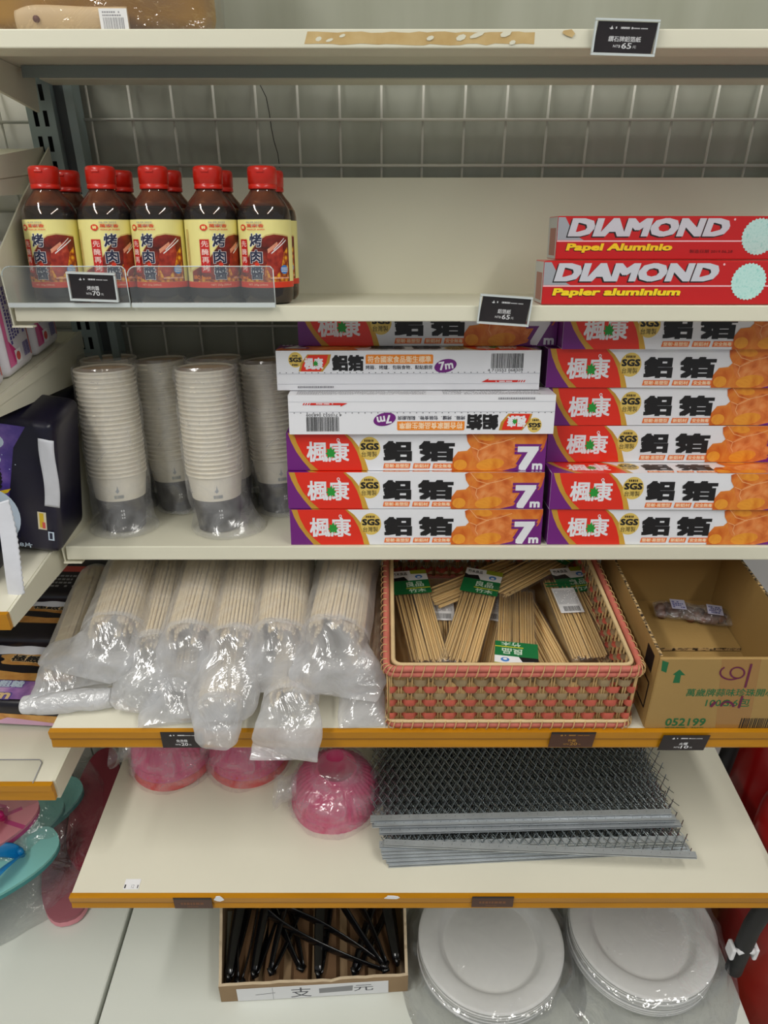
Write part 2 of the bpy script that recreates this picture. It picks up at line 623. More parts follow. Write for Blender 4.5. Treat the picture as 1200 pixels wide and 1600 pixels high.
b = MB()
M_floor = ramp_mat('floor_tile', [(0.3, (178, 176, 168)), (0.7, (190, 188, 180))], 6, 0.35)
b.box(-3, 3, -3, 1.3, -0.05, 0, M_floor)
struct(b.build('floor'))
b = MB()
b.rbox(0.52, 0.95, 0.575, 1.10, 0.0004, 0.010, 0.002, ramp_mat('orange_wood', [(0.3, (132, 74, 40)), (0.7, (160, 98, 58))], 9, 0.4, stretch=(1, 6, 1)))
tag(b.build('wooden_board'), 'orange-brown wooden board on the floor under the fire extinguishers', 'board')
b = MB()
b.box(-3, 3, 1.15, 1.25, 0, 2.8, mat('wall_paint', (196, 196, 194), 0.7, var=0.03))
struct(b.build('wall_back'))
b = MB()
b.box(-3, 3, -3, 1.25, 2.8, 2.85, mat('ceiling_paint', (232, 232, 228), 0.8))
struct(b.build('ceiling'))
for sx, side in ((-LX, 'left'), (LX, 'right')):
    t = thing('ceiling_light', 'long white tube light fitting on the ceiling, %s of the aisle' % side, 'light', (sx, LY, 2.8), group='ceiling tube lights')
    b = MB(); b.rbox(-0.11, 0.11, -1.25, 1.25, -0.09, -0.002, 0.008, M_white)
    b.build('housing', t)
    b = MB(); b.box(-0.08, 0.08, -1.2, 1.2, -0.108, -0.0905, emit_mat('tube_glow_' + side, (255, 250, 240), 6.0))
    b.build('diffuser', t)

def wire_grid(x0, x1, z0, z1, zoff, xoff):
    b = MB()
    y = 1.012
    z = z0 + zoff
    while z < z1:
        b.tube([(x0, y, z), (x1, y, z)], 0.0019, M_wire, 6); z += 0.05
    x = x0 + xoff
    while x < x1:
        b.tube([(x, y + 0.003, z0), (x, y + 0.003, z1)], 0.0016, M_wire, 6); x += 0.05
    return b
# z of a horizontal wire seen at (600, 187) and x of a vertical wire seen at (661, 187)
zw = on_y(600, 187, 1.012).z; xw = on_y(661, 187, 1.012).x
gx0, gx1 = -0.372, 0.492
b = wire_grid(gx0, gx1, 0.02, 1.325, (zw - 0.02) % 0.05, (xw - gx0) % 0.05)
tag(b.build('wire_grid'), 'pale wire grid against the back of the middle bay, behind bottles and cups', 'wire grid')
b = wire_grid(-1.3, -0.425, 0.02, 1.8, (on_y(20, 191, 1.012).z - 0.02) % 0.05, (on_y(2, 200, 1.012).x + 1.3) % 0.05)
tag(b.build('wire_grid'), 'white wire grid on the back of the bay at the far left', 'wire grid')

def back_panel(x0, x1, label, z1=1.9):
    b = MB(); b.box(x0, x1, 1.024, 1.034, 0.02, z1, M_panelw if x1 < -0.3 else M_panel)
    return b
b = back_panel(-0.372, 0.492, '')
# a hair-thin crack and grime marks on the panel
a = Art(b, lambda u, v, o: (u, 1.024 - o, v))
pts = [on_y(px, py, 1.024) for px, py in ((405, 130), (416, 152), (421, 178), (424, 200), (428, 220), (434, 240), (437, 262))]
a.line([(p.x, p.z) for p in pts], 0.0009, M_dark)
tag(b.build('back_panel'), 'grey painted back panel of the middle bay behind its wire grid', 'panel')
b = back_panel(-1.3, -0.43, '')
tag(b.build('back_panel'), 'pale back panel of the left bay behind white wire grid', 'panel')

def upright(x, label):
    """Slotted steel post: a face with two columns of punched slots, a hollow behind, and a folded flange to the right."""
    t = thing('slotted_upright', label, 'shelf post', (x, YB, 0.0), group='slotted shelf posts')
    b = MB()
    cols = [-0.0145, -0.0085, -0.0035, 0.0030, 0.0080, 0.0145]   # slot columns are 1-2 and 3-4
    z0, pitch, sh = 0.12, 0.0268, 0.0165
    z = z0
    while z < 1.9:
        za, zb = z + pitch - sh, z + pitch
        b.add([(cols[0], 0, z), (cols[5], 0, z), (cols[5], 0, za), (cols[0], 0, za)], [(0, 1, 2, 3)], M_post)
        for i, j in ((0, 1), (2, 3), (4, 5)):
            b.add([(cols[i], 0, za), (cols[j], 0, za), (cols[j], 0, zb), (cols[i], 0, zb)], [(0, 1, 2, 3)], M_post)
        z += pitch
    b.box(cols[0] - 0.0015, cols[0], 0, 0.03, z0, 1.9, M_post)
    b.box(cols[5], cols[5] + 0.0015, 0, 0.03, z0, 1.9, M_post)
    b.build('slotted_face', t)
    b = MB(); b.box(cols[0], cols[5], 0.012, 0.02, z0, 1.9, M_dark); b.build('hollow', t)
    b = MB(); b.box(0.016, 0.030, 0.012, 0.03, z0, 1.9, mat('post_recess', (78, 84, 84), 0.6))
    b.box(0.030, 0.040, 0.004, 0.03, z0, 1.9, M_post)
    b.build('flange', t)
    return t
upright(-0.4005, 'grey-green slotted steel post between the left and middle bays')
upright(0.520, 'slotted steel post at the right end, hidden behind the cardboard carton')

# ------------------------------------------------------------------ shelves
def plate(b, x, pts, th=0.0022, back=None):
    if back:      # outline given upright in the world; the shelf it belongs to is tipped about (yf, zf)
        yf, zf = back
        pts = [(yf + (y - yf) * CT - (z - zf) * ST, (y - yf) * ST + (z - zf) * CT) for y, z in pts]
    b.prism(pts, 'x', x - th / 2, x + th / 2, M_beige)
def tip(t, yf):
    t.location.y = yf
    t.rotation_euler = (-TILT, 0, 0)
    for c in kids(t):
        c.location.y -= yf

# top shelf
t = thing('shelf', 'topmost beige steel shelf with a peeling strip on its front edge', 'shelf', (0, 0, Z_TOP), group='steel shelves of the middle bay')
b = MB()
b.box(-0.56, XR + 0.04, 0.800, 0.985, -0.0015, 0, M_beige)
b.build('deck', t)
b = MB()
lipz = on_y(600, 77, 0.80).z - Z_TOP
b.rbox(-0.56, XR + 0.04, 0.7975, 0.803, lipz, 0.0012, 0.0012, M_beige)
# folded profile under the front: a return flange then the hollow underside
b.prism([(0.803, lipz), (0.803, lipz + 0.002), (0.835, lipz + 0.0035), (0.835, lipz + 0.012), (0.837, lipz + 0.012), (0.837, lipz + 0.0015)], 'x', -0.39, XR + 0.04, M_beige)
b.build('front_lip', t)
b = MB()
b.box(-0.39, XR + 0.04, 0.935, 0.937, -0.0135, -0.002, mat('shelf_rear_channel', (120, 130, 128), 0.5))
b.prism([(0.950, -0.0125), (0.985, -0.0125), (0.985, -0.009), (0.950, -0.009)], 'x', -0.378, XR, M_beige)
b.build('rear_channel', t)
b = MB()
plate(b, XL - 0.004, [(0.80, -0.002), (0.80, -0.020), (0.86, -0.030), (0.985, -0.040), (0.985, -0.002)], 0.004)
b.build('end_bracket', t)
# remains of a torn-off tape strip on the lip
b = MB()
R = random.Random(4)
def on_lip(px, py):
    p = on_y(px, py, 0.7975); return (p.x, p.z - Z_TOP)
top = [on_lip(482 + i * 14.2 + R.uniform(-3, 3), 51 + R.uniform(-1, 1.5)) for i in range(26)]
bot = [on_lip(476 + i * 14.2 + R.uniform(-3, 3), 71 + R.uniform(-2, 1.5)) for i in range(26)]
a = Art(b, lambda u, v, o: (u, 0.7975 - o, v), step=0.0001, base=0.0002)
a.poly(top + bot[::-1], M_tape)
for px, py, w, h in ((498, 62, 5, 3), (515, 64, 6, 2), (535, 57, 5, 2), (720, 60, 8, 4), (745, 56, 12, 3), (790, 54, 9, 4), (672, 61, 6, 3), (800, 68, 5, 3)):
    c = on_lip(px, py); a.ell(c[0], c[1], w * 0.0006, h * 0.0006, M_beige, 7, 0.3)
P = [on_lip(px, py) for px, py in ((880, 49), (893, 47), (898, 54), (893, 60), (884, 57), (878, 53))]
a.poly(P, M_tape)
b.build('tape_residue', t)
tip(t, 0.800)

# bottle shelf
YF_BOT = 0.800
t = thing('shelf', 'beige steel shelf under the sauce bottles and red foil boxes', 'shelf', (0, 0, Z_BOT), group='steel shelves of the middle bay')
b = MB(); b.box(XL, XR, 0.802, 0.982, -0.0015, 0, M_beige); b.build('deck', t)
lz = on_y(600, 501.5, 0.80).z - Z_BOT
b = MB(); b.rbox(XL, XR, 0.7985, 0.803, lz, 0.0004, 0.0012, M_beige); b.build('front_lip', t)
b = MB()
b.box(XL + 0.014, XR, 0.980, 0.9815, 0, 0.137, M_beige)
b.box(XL + 0.014, XR, 0.9815, 0.990, 0.1355, 0.137, M_beige)
b.build('riser', t)
b = MB()
plate(b, XL - 0.004, [(0.797, 1.072), (0.797, 1.137), (0.806, 1.150), (0.888, 1.192), (0.985, 1.234), (0.985, 1.030), (0.90, 1.052)], 0.0018, (0.80, Z_BOT))
b.box(XL - 0.0045, XL + 0.018, 0.797, 0.806, -0.0225, -0.0205, M_beige)
b.build('end_bracket', t)
tip(t, YF_BOT)

# cup and foil shelf
YF_CUP = 0.7813
t = thing('shelf', 'beige steel shelf under the paper cups and white foil boxes', 'shelf', (0, 0, Z_CUP), group='steel shelves of the middle bay')
b = MB(); b.box(XL, XR, 0.7825, 0.985, -0.0015, 0, M_beige); b.build('deck', t)
lz = on_y(600, 872, 0.7813).z - Z_CUP
b = MB(); b.rbox(XL, XR, 0.779, 0.784, lz, 0.0004, 0.0012, M_beige); b.build('front_lip', t)
b = MB()
plate(b, XL - 0.004, [(0.7785, 0.780), (0.7785, 0.852), (0.7815, 0.864), (0.894, 0.911), (0.985, 0.942), (0.985, 0.735), (0.88, 0.757)], 0.0018, (YF_CUP, Z_CUP))
b.box(XL - 0.0045, XL + 0.018, 0.7785, 0.788, -0.0225, -0.0205, M_beige)
b.build('end_bracket', t)
tip(t, YF_CUP)

def rail_shelf(label, z, x0, x1, yf, rail_h, group, side=None):
    t = thing('shelf', label, 'shelf', (0, 0, z), group=group)
    b = MB()
    b.box(x0, x1, yf + 0.004, 0.985, -0.018, 0, M_cream)
    b.build('deck', t)
    b = MB()
    h = rail_h
    b.prism([(yf - 0.001, 0.001), (yf + 0.006, 0.001), (yf + 0.006, -h), (yf + 0.001, -h), (yf - 0.0005, -h + 0.003), (yf + 0.0015, -h * 0.42), (yf - 0.0005, -h * 0.36)], 'x', x0 - 0.001, x1, M_gold)
    b.box(x0 - 0.001, x1, yf - 0.0002, yf + 0.0016, -h * 0.43, -h * 0.38, M_goldend)
    b.build('price_rail', t)
    return t
RZ4 = Z_STK - on_y(600, 1169, 0.633).z
RZ5 = Z_MSH - on_y(600, 1420, 0.571).z
rail_shelf('cream shelf with gold price rail under chopstick bags, basket and carton', Z_STK, XL, XR + 0.02, 0.633, RZ4, 'gold railed shelves of the middle bay')
rail_shelf('cream shelf with gold price rail under pink bowls and wire grills', Z_MSH, XL, XR, 0.571, RZ5, 'gold railed shelves of the middle bay')

# base deck: two steel covers with a seam
def base_deck(x0, x1, label):
    t = thing('base_deck', label, 'base', (0, 0, 0))
    b = MB(); b.rbox(x0, x1, 0.42, 0.935, Z_BASE - 0.02, Z_BASE, 0.003, M_base); b.build('deck', t)
    b = MB(); b.box(x0 + 0.002, x1 - 0.002, 0.44, 0.93, 0.0, Z_BASE - 0.0205, M_beige); b.build('plinth', t)
base_deck(-0.3985, XR, 'pale steel base deck under tong box and bagged plates')
base_deck(-1.3, -0.4035, 'pale steel base deck of the left bay under the flip-flops')

# ------------------------------------------------------------------ shelves of the left bay
GL = 'shelves of the left bay'
t = thing('shelf', 'uppermost shelf end of the left bay, beside the slotted post', 'shelf', (0, 0, 1.233), group=GL)
b = MB(); b.box(-1.2, XM - 0.004, 0.70, 0.975, -0.0015, 0, M_beige); b.build('deck', t)
b = MB()
plate(b, XM, [(0.70, 0.0015), (0.70, -0.022), (0.985, -0.049), (0.985, -0.016), (0.985, -0.0005)], 0.0025)
plate(b, XM + 0.0018, [(0.70, 0.0015), (0.70, -0.013), (0.985, -0.026), (0.985, 0.0015)], 0.0015)
b.build('end_bracket', t)
t = thing('shelf', 'left bay shelf carrying the pink pad packs', 'shelf', (0, 0, 1.012), group=GL)
b = MB(); b.box(-1.2, XM - 0.003, 0.69, 0.985, -0.0015, 0, M_beige); b.box(-1.2, XM - 0.003, 0.688, 0.692, -0.016, 0.0005, M_beige); b.build('deck', t)
b = MB()
plate(b, XM, [(0.688, 0.0005), (0.688, -0.010), (0.925, -0.053), (0.985, -0.057), (0.985, 0.0005)], 0.003)
plate(b, XM + 0.0022, [(0.688, 0.0005), (0.688, -0.004), (0.985, -0.022), (0.985, 0.0005)], 0.0015)
b.build('end_bracket', t)
t = thing('shelf', 'left bay shelf carrying the navy pad packs, gold corner at front', 'shelf', (0, 0, 0.800), group=GL)
b = MB(); b.box(-1.2, XM - 0.004, 0.648, 0.985, -0.0015, 0, M_cream); b.build('deck', t)
b = MB(); b.box(-1.2, XM - 0.001, 0.6445, 0.650, -0.020, 0.001, M_gold); b.build('price_rail', t)
b = MB()
plate(b, XM - 0.001, [(0.650, 0.001), (0.650, -0.020), (0.80, -0.038), (0.985, -0.050), (0.985, 0.001)], 0.003)
b.build('end_bracket', t)
t = thing('shelf', 'lowest left bay shelf with gold rail under the black and gold packs', 'shelf', (0, 0, 0.5495), group=GL)
b = MB(); b.box(-1.2, XM - 0.004, 0.632, 0.985, -0.016, 0, M_cream); b.build('deck', t)
b = MB(); b.prism([(0.627, 0.001), (0.634, 0.001), (0.634, -0.026), (0.628, -0.026), (0.629, -0.011), (0.627, -0.009)], 'x', -1.2, XM - 0.002, M_gold); b.build('price_rail', t)
b = MB(); plate(b, XM - 0.0015, [(0.635, 0.001), (0.635, -0.03), (0.985, -0.05), (0.985, 0.001)], 0.004)
b.build('end_bracket', t)
p = on_z(40, 1214, 0.5505)
b = MB(); b.box(-0.62, p.x + 0.012, 0.630, 0.668, -0.0008, 0.0004, M_clear)
b.tube([(-0.62, 0.668, 0.0006), (p.x + 0.007, 0.668, 0.0006), (p.x + 0.0115, 0.663, 0.0006), (p.x + 0.013, 0.631, 0.0006)], 0.0006, M_greyprint, 5)
tag(b.build('price_holder', loc=(0, 0, 0.5505)), 'flat clear price holder lying at the front of the lowest left shelf', 'price holder')

# ------------------------------------------------------------------ price tags
def logo_line(a, w, h, m):
    """A small crane-like mark and the shop's line of lettering, too small to read in the photograph."""
    y = h * 0.80
    a.poly([(w * 0.20, y - h * 0.01), (w * 0.235, y - h * 0.055), (w * 0.275, y - h * 0.03), (w * 0.255, y + h * 0.01), (w * 0.245, y + h * 0.07), (w * 0.228, y - h * 0.005)], m)
    a.tinytext(w * 0.31, y - h * 0.03, w * 0.60, y + h * 0.045, m, 1, 5, 0.9)
    a.tinytext(w * 0.60, y - h * 0.02, w * 0.86, y + h * 0.02, m, 1, 9, 0.9)
def price_tag(label, loc, w, h, zh, price, tilt=0.0, lean=0.0, holder=True, card=None, ink=None, shear=0.0, shape='thing', headbar=False):
    card = card or M_black; ink = ink or M_white
    t = thing('price_tag', label, 'price tag', loc, (lean, tilt, 0), group='price tags')
    b = MB()
    b.prism([(-w / 2 + shear * -h / 2, -h / 2), (w / 2 + shear * -h / 2, -h / 2), (w / 2 + shear * h / 2, h / 2), (-w / 2 + shear * h / 2, h / 2)], 'y', -0.0003, 0.0003, card)
    a = Art(b, lambda u, v, o: (u - w / 2 + shear * (v - h / 2), -0.0003 - o, v - h / 2))
    if headbar:
        a.rect(0.0, h * 0.88, w, h, M_ink)
    logo_line(a, w, h, ink)
    n = len(zh)
    cw = w * 0.092
    a.text(zh, w * 0.5 - cw * n / 2, h * 0.36, w * 0.5 + cw * n / 2, h * 0.54, ink, 0.012)
    a.text('NT$', w * 0.33, h * 0.16, w * 0.45, h * 0.26, ink, 0.01)
    a.text(price, w * 0.47, h * 0.14, w * 0.47 + w * 0.085 * len(price), h * 0.33, ink, 0.015)
    a.text('元', w * 0.49 + w * 0.085 * len(price), h * 0.16, w * 0.55 + w * 0.085 * len(price), h * 0.25, ink, 0.0)
    b.build('card', t)
    if holder:
        b = MB()
        e = 0.0022
        b.box(-w / 2 - e, w / 2 + e, -0.0022, -0.0012, -h / 2 - e, h / 2 + e, M_clear)
        for x0, x1, z0, z1 in ((-w / 2 - e, w / 2 + e, -h / 2 - e, -h / 2 - 0.0002), (-w / 2 - e, w / 2 + e, h / 2 + 0.0006, h / 2 + e), (-w / 2 - e, -w / 2 - 0.0006, -h / 2, h / 2), (w / 2 + 0.0006, w / 2 + e, -h / 2, h / 2)):
            b.box(x0, x1, -0.0024, 0.0012, z0, z1, M_acredge)
        b.build('holder', t)
    return t
def tag_at(x0, y0, x1, y1, y):
    a, c = on_y(x0, y0, y), on_y(x1, y1, y)
    return Vector(((a.x + c.x) / 2, y, (a.z + c.z) / 2)), c.x - a.x, a.z - c.z
loc, w, h = tag_at(933, 34, 1019, 83, 0.792)
price_tag('black price tag of 65 in clear holder on the topmost shelf edge', loc, w, h, '鑽石牌鋁箔紙', '65', math.radians(1.5), shear=0.08)
loc, w, h = tag_at(752, 465, 824, 504, 0.793)
price_tag('tilted black price tag of 65 on the shelf edge left of red foil boxes', loc, w, h, '鋁箔紙', '65', math.radians(4), shear=0.06)
loc, w, h = tag_at(107, 429, 183, 467, 0.7905)
price_tag('black price tag of 70 on the clear fence before the sauce bottles', loc, w, h, '烤肉醬', '70', math.radians(2), shear=0.0)
loc, w, h = tag_at(250, 1144, 318, 1168, 0.6305)
price_tag('dark price tag on the gold rail under the chopstick bags', loc, w, h, '免洗筷', '20', holder=False)
loc, w, h = tag_at(861, 1144, 926, 1167, 0.6305)
price_tag('brown price tag with gold lettering on rail under wicker basket', loc, w, h, '竹籤', '20', holder=False, card=M_brown, ink=M_goldprint, shear=0.08, headbar=True)
loc, w, h = tag_at(1035, 1149, 1101, 1172, 0.6300)
price_tag('dark price tag of 10 on the gold rail under the cardboard carton', loc, w, h, '火種', '10', holder=False, shear=0.14)
def plain_tag(label, x0, y0, x1, y1):
    loc, w, h = tag_at(x0, y0, x1, y1, 0.5685)
    t = thing('price_tag', label, 'price tag', loc, group='price tags')
    b = MB(); b.box(-w / 2, w / 2, -0.0003, 0.0003, -h / 2, h / 2, M_brown)
    a = Art(b, lambda u, v, o: (u - w / 2, -0.0003 - o, v - h / 2))
    a.rect(0, h * 0.86, w, h, M_ink)
    a.tinytext(w * 0.18, h * 0.36, w * 0.82, h * 0.62, mat('faint_print', (120, 74, 44), 0.5), 1, 3, 0.8)
    a.tinytext(w * 0.34, h * 0.14, w * 0.66, h * 0.26, mat('faint_print', (120, 74, 44), 0.5), 1, 7, 0.8)
    b.build('card', t)
plain_tag('brown price tag on the lower gold rail above the tong box', 270, 1403, 333, 1419)
plain_tag('brown price tag on the lower gold rail above the bagged plates', 738, 1401, 801, 1417)
def paper_scrap(label, px, py, w, h):
    p = on_y(px, py, 0.5680)
    b = MB(); R = random.Random(px)
    n = 9
    pts = [(w / 2 * math.cos(2 * PI * i / n) * R.uniform(0.6, 1.1), h / 2 * math.sin(2 * PI * i / n) * R.uniform(0.6, 1.1)) for i in range(n)]
    b.prism(pts, 'y', 0, 0.0008, M_white)
    tag(b.build('paper_scrap', loc=p), label, 'paper scrap')
paper_scrap('torn white paper scrap stuck beside the brown tag above the tong box', 342, 1405, 0.016, 0.010)
paper_scrap('torn white paper scrap stuck midway on the lower gold rail', 612, 1403, 0.020, 0.008)
# little price sticker on the grill shelf
p0, p1 = on_z(192, 1390, Z_MSH), on_z(221, 1374, Z_MSH)
b = MB(); w, h = p1.x - p0.x, p1.y - p0.y
b.box(0, w, 0, h, 0, 0.0004, M_label)
a = Art(b, lambda u, v, o: (u, v, 0.0004 + o))
a.rect(w * 0.05, h * 0.10, w * 0.14, h * 0.45, M_ink); a.rect(w * 0.88, h * 0.10, w * 0.94, h * 0.42, M_ink)
a.text('12', w * 0.5, h * 0.12, w * 0.68, h * 0.45, M_greyprint)
tag(b.build('price_sticker', loc=(p0.x, p0.y, Z_MSH + 0.0003)), 'small white price sticker lying on the cream shelf, front left corner', 'sticker')
# ------------------------------------------------------------------ barbecue sauce bottles
M_cap = mat('red_cap', (206, 34, 18), 0.32, coat=0.2)
M_glass = clear_mat('brown_glass', (205, 172, 140), 0.02, 0.06, 0.02)
M_sauce = mat('dark_sauce', (22, 9, 7), 0.12, spec=0.6)
M_residue = ramp_mat('sauce_residue', [(0.35, (110, 66, 44)), (0.7, (168, 122, 88))], 60, 0.3)
M_cl = mat('label_cream', (240, 230, 150), 0.42)
M_cl2 = mat('label_cream_shadow_print', (216, 190, 120), 0.42)
M_meatbg = ramp_mat('label_grill_photo', [(0.3, (60, 14, 10)), (0.55, (130, 32, 18)), (0.8, (170, 60, 24))], 90, 0.42)
M_meat = ramp_mat('label_meat', [(0.3, (130, 26, 16)), (0.6, (176, 52, 34)), (0.8, (205, 96, 66))], 160, 0.42)
M_corn = ramp_mat('label_corn', [(0.25, (236, 176, 40)), (0.5, (206, 110, 20)), (0.75, (140, 50, 12))], 240, 0.42, voronoi=True)
M_navy = mat('label_navy', (34, 38, 66), 0.42)
M_lred = mat('label_red', (222, 56, 26), 0.42)
M_boxred = mat('label_box_red', (200, 32, 28), 0.42)
M_blue = mat('label_blue', (64, 130, 205), 0.42)
M_orange = mat('orange_print', (240, 130, 30), 0.42)
BA, BBD = 0.0281, 0.0281        # half width and half depth of a bottle
def draw_label(a, rot):
    H = 0.070
    S = lambda s: math.asin(max(-0.99, min(0.99, s))) + rot
    V = lambda v: v * H
    a.rect(-1.62, 0, 1.62, H, M_cl)
    # grill photo with its arched edge
    arch = [(-0.93, 0.09), (-0.93, 0.24), (-0.72, 0.36), (-0.45, 0.55), (-0.2, 0.68), (0.1, 0.76), (0.4, 0.785), (0.7, 0.77), (0.88, 0.75), (0.885, 0.09)]
    a.poly([(S(x) if abs(x) < 0.9 else (rot - 1.50 if x < 0 else S(x)), V(y + (0.02 if y > 0.1 else 0))) for x, y in arch], M_cl2)
    a.poly([(S(x) if abs(x) < 0.9 else (rot - 1.46 if x < 0 else S(x) - 0.02), V(y)) for x, y in arch], M_meatbg)
    a.poly([(S(-0.02), V(0.09)), (S(0.05), V(0.34)), (S(0.3), V(0.40)), (S(0.62), V(0.46)), (S(0.84), V(0.60)), (S(0.85), V(0.09))], M_corn)
    a.poly([(rot - 1.2, V(0.09)), (rot - 1.0, V(0.17)), (S(-0.5), V(0.12)), (S(-0.1), V(0.2)), (S(0.1), V(0.09))], M_corn)
    a.poly([(S(0.08), V(0.30)), (S(0.14), V(0.54)), (S(0.42), V(0.63)), (S(0.66), V(0.70)), (S(0.72), V(0.50)), (S(0.60), V(0.28)), (S(0.42), V(0.17)), (S(0.22), V(0.16))], M_meat)
    a.poly([(S(0.14), V(0.57)), (S(0.5), V(0.68)), (S(0.52), V(0.63)), (S(0.16), V(0.51))], mat('label_fat', (226, 150, 120), 0.42))
    a.line([(S(0.28), V(0.51)), (S(0.80), V(0.705))], V(0.018), M_white)
    a.line([(S(0.36), V(0.56)), (S(0.74), V(0.73))], V(0.014), M_white)
    a.rect(-1.62, 0, 1.62, V(0.088), M_lred)
    a.text('NET: 225g (200ml)', S(-0.62), V(0.025), S(0.10), V(0.06), mat('label_pinkish', (250, 190, 160), 0.42), 0.01)
    # title column with white outline
    for ch, y0, y1 in (('烤', 0.605, 0.80), ('肉', 0.365, 0.56), ('醬', 0.125, 0.335)):
        a.text(ch, S(-0.50), V(y0), S(-0.05), V(y1), M_navy, 0.026, out=M_white, outw=0.024)
    a.ell(S(-0.26), V(0.352), 0.09, V(0.026), M_lred, 14)
    # red box of small characters
    a.rect(S(-0.84), V(0.225), S(-0.60), V(0.715), M_boxred)
    for i, ch in enumerate('先醃再烤'):
        a.text(ch, S(-0.82) + 0.02, V(0.605 - i * 0.118), S(-0.62) - 0.01, V(0.695 - i * 0.118), mat('label_palepink', (246, 214, 206), 0.42), 0.01)
    # maker's mark and name
    a.ell(S(-0.72), V(0.885), 0.14, V(0.046), M_lred, 20)
    a.ell(S(-0.745), V(0.887), 0.036, V(0.024), M_cl, 10); a.ell(S(-0.695), V(0.887), 0.036, V(0.024), M_cl, 10)
    a.text('萬家香', S(-0.57), V(0.885), S(0.05), V(0.935), M_lred, 0.012)
    a.text('WAN JA SHAN', S(-0.57), V(0.842), S(0.07), V(0.866), M_lred, 0.02)
    a.text('06.09.2022', rot - 0.62, V(0.945), rot - 0.02, V(0.972), M_greyprint, 0.0)
    a.text('09:55', rot - 0.42, V(0.905), rot - 0.12, V(0.932), M_greyprint, 0.0)
    a.text('BBQ Sauce', rot - 1.36, V(0.12), rot - 0.66, V(0.185), M_orange, 0.02)
    a.ell(S(0.70), V(0.27), 0.17, V(0.066), M_blue, 22)
    a.tinytext(S(0.60), V(0.235), S(0.80), V(0.31), M_white, 3, 4, 0.6)
    a.tinytext(S(0.20), V(0.135), S(0.84), V(0.165), mat('label_pinkish', (250, 190, 160), 0.42), 1, 8, 0.7)
    a.tinytext(S(0.90), V(0.12), S(0.985) + 0.1, V(0.90), M_navy, 2, 6, 0.6, True)
    a.tinytext(rot - 1.44, V(0.30), rot - 1.32, V(0.80), mat('label_brown', (110, 60, 30), 0.42), 1, 11, 0.7, True)
    a.tinytext(rot - 1.62, V(0.12), rot - 1.50, V(0.86), M_goldprint, 2, 12, 0.5, True)

def make_bottle(name, rot):
    t = thing(name, 'tmp', 'sauce bottle', group='barbecue sauce bottles')
    sy = BBD / BA
    b = MB()
    prof = [(0.020, 0.0), (0.0255, 0.001), (BA - 0.0005, 0.005), (BA, 0.010), (BA, 0.0915), (BA - 0.0012, 0.098), (BA - 0.0062, 0.1065), (0.0158, 0.1138), (0.0137, 0.117), (0.0135, 0.121)]
    def sec(p, mm, shrink=0.0):
        # oval body easing to a round neck
        n = 32; verts = []; faces = []
        for r, z in p:
            k = min(1.0, max(0.0, (r - 0.0135) / (BA - 0.0135)))
            rb = r * (1 - k) + (r * sy) * k if r > 0.0135 else r
            for j in range(n):
                an = 2 * PI * j / n
                verts.append(((r - shrink) * math.cos(an), (rb - shrink) * math.sin(an), z))
        for i in range(len(p) - 1):
            for j in range(n):
                j2 = (j + 1) % n
                faces.append((i * n + j, i * n + j2, (i + 1) * n + j2, (i + 1) * n + j))
        faces.append(tuple(range(n - 1, -1, -1))); faces.append(tuple((len(p) - 1) * n + j for j in range(n)))
        b.add(verts, faces, mm, True)
    sec(prof, M_glass); b.v = [(x, y, z * 0.975) for x, y, z in b.v]; b.build('glass_body', t)
    b = MB()
    sec([(r, z) for r, z in prof if z <= 0.0915] + [(BA - 0.0008, 0.0965), (BA - 0.0022, 0.0995)], M_sauce, 0.0012)
    b.v = [(x, y, z * 0.975) for x, y, z in b.v]
    b.build('sauce', t)
    b = MB(); sec([(BA - 0.0034, 0.1012), (BA - 0.0062, 0.1065), (0.0158, 0.1138), (0.0137, 0.117), (0.0135, 0.120)], M_residue, 0.0014); b.v = [(x, y, z * 0.975) for x, y, z in b.v]; b.build('residue', t)
    b = MB()
    b.lathe([(0.0148, 0.1185), (0.0150, 0.119), (0.0150, 0.1225), (0.01445, 0.1228), (0.01445, 0.1236), (0.0151, 0.124), (0.0153, 0.137), (0.0148, 0.1400), (0.0130, 0.1412), (0.0001, 0.1412)], M_cap, 30)
    cap_tab = MB(); cap_tab.rbox(-0.004, 0.004, -0.0163, -0.0145, 0.1311, 0.1331, 0.0006, M_cap)
    b.v = [(x, y, z * 0.975) for x, y, z in b.v]
    cap_tab.build('cap_tab', b.build('cap', t))
    b = MB()
    ar, br = BA + 0.0003, BBD + 0.0003
    a = Art(b, lambda u, v, o: ((ar + o) * math.sin(u), -(br + o) * math.cos(u), 0.0172 + v * 0.975), clip=(-1.62, 0, 1.62, 0.070), strip=0.09, step=0.000025)
    draw_label(a, rot)
    b.build('label', t)
    return t
bott_a = make_bottle('sauce_bottle', 0.06)
bott_b = make_bottle('sauce_bottle', 0.72)
ka, kb = kids(bott_a), kids(bott_b)
used = set()
order = ['leftmost of the front row', 'second from the left in the front row', 'third, middle one of the front row', 'fourth from the left in the front row', 'rightmost of the front row']
ordb = ['behind the leftmost bottle', 'behind the second bottle from the left', 'behind the middle bottle', 'behind the fourth bottle from the left', 'behind the rightmost bottle']
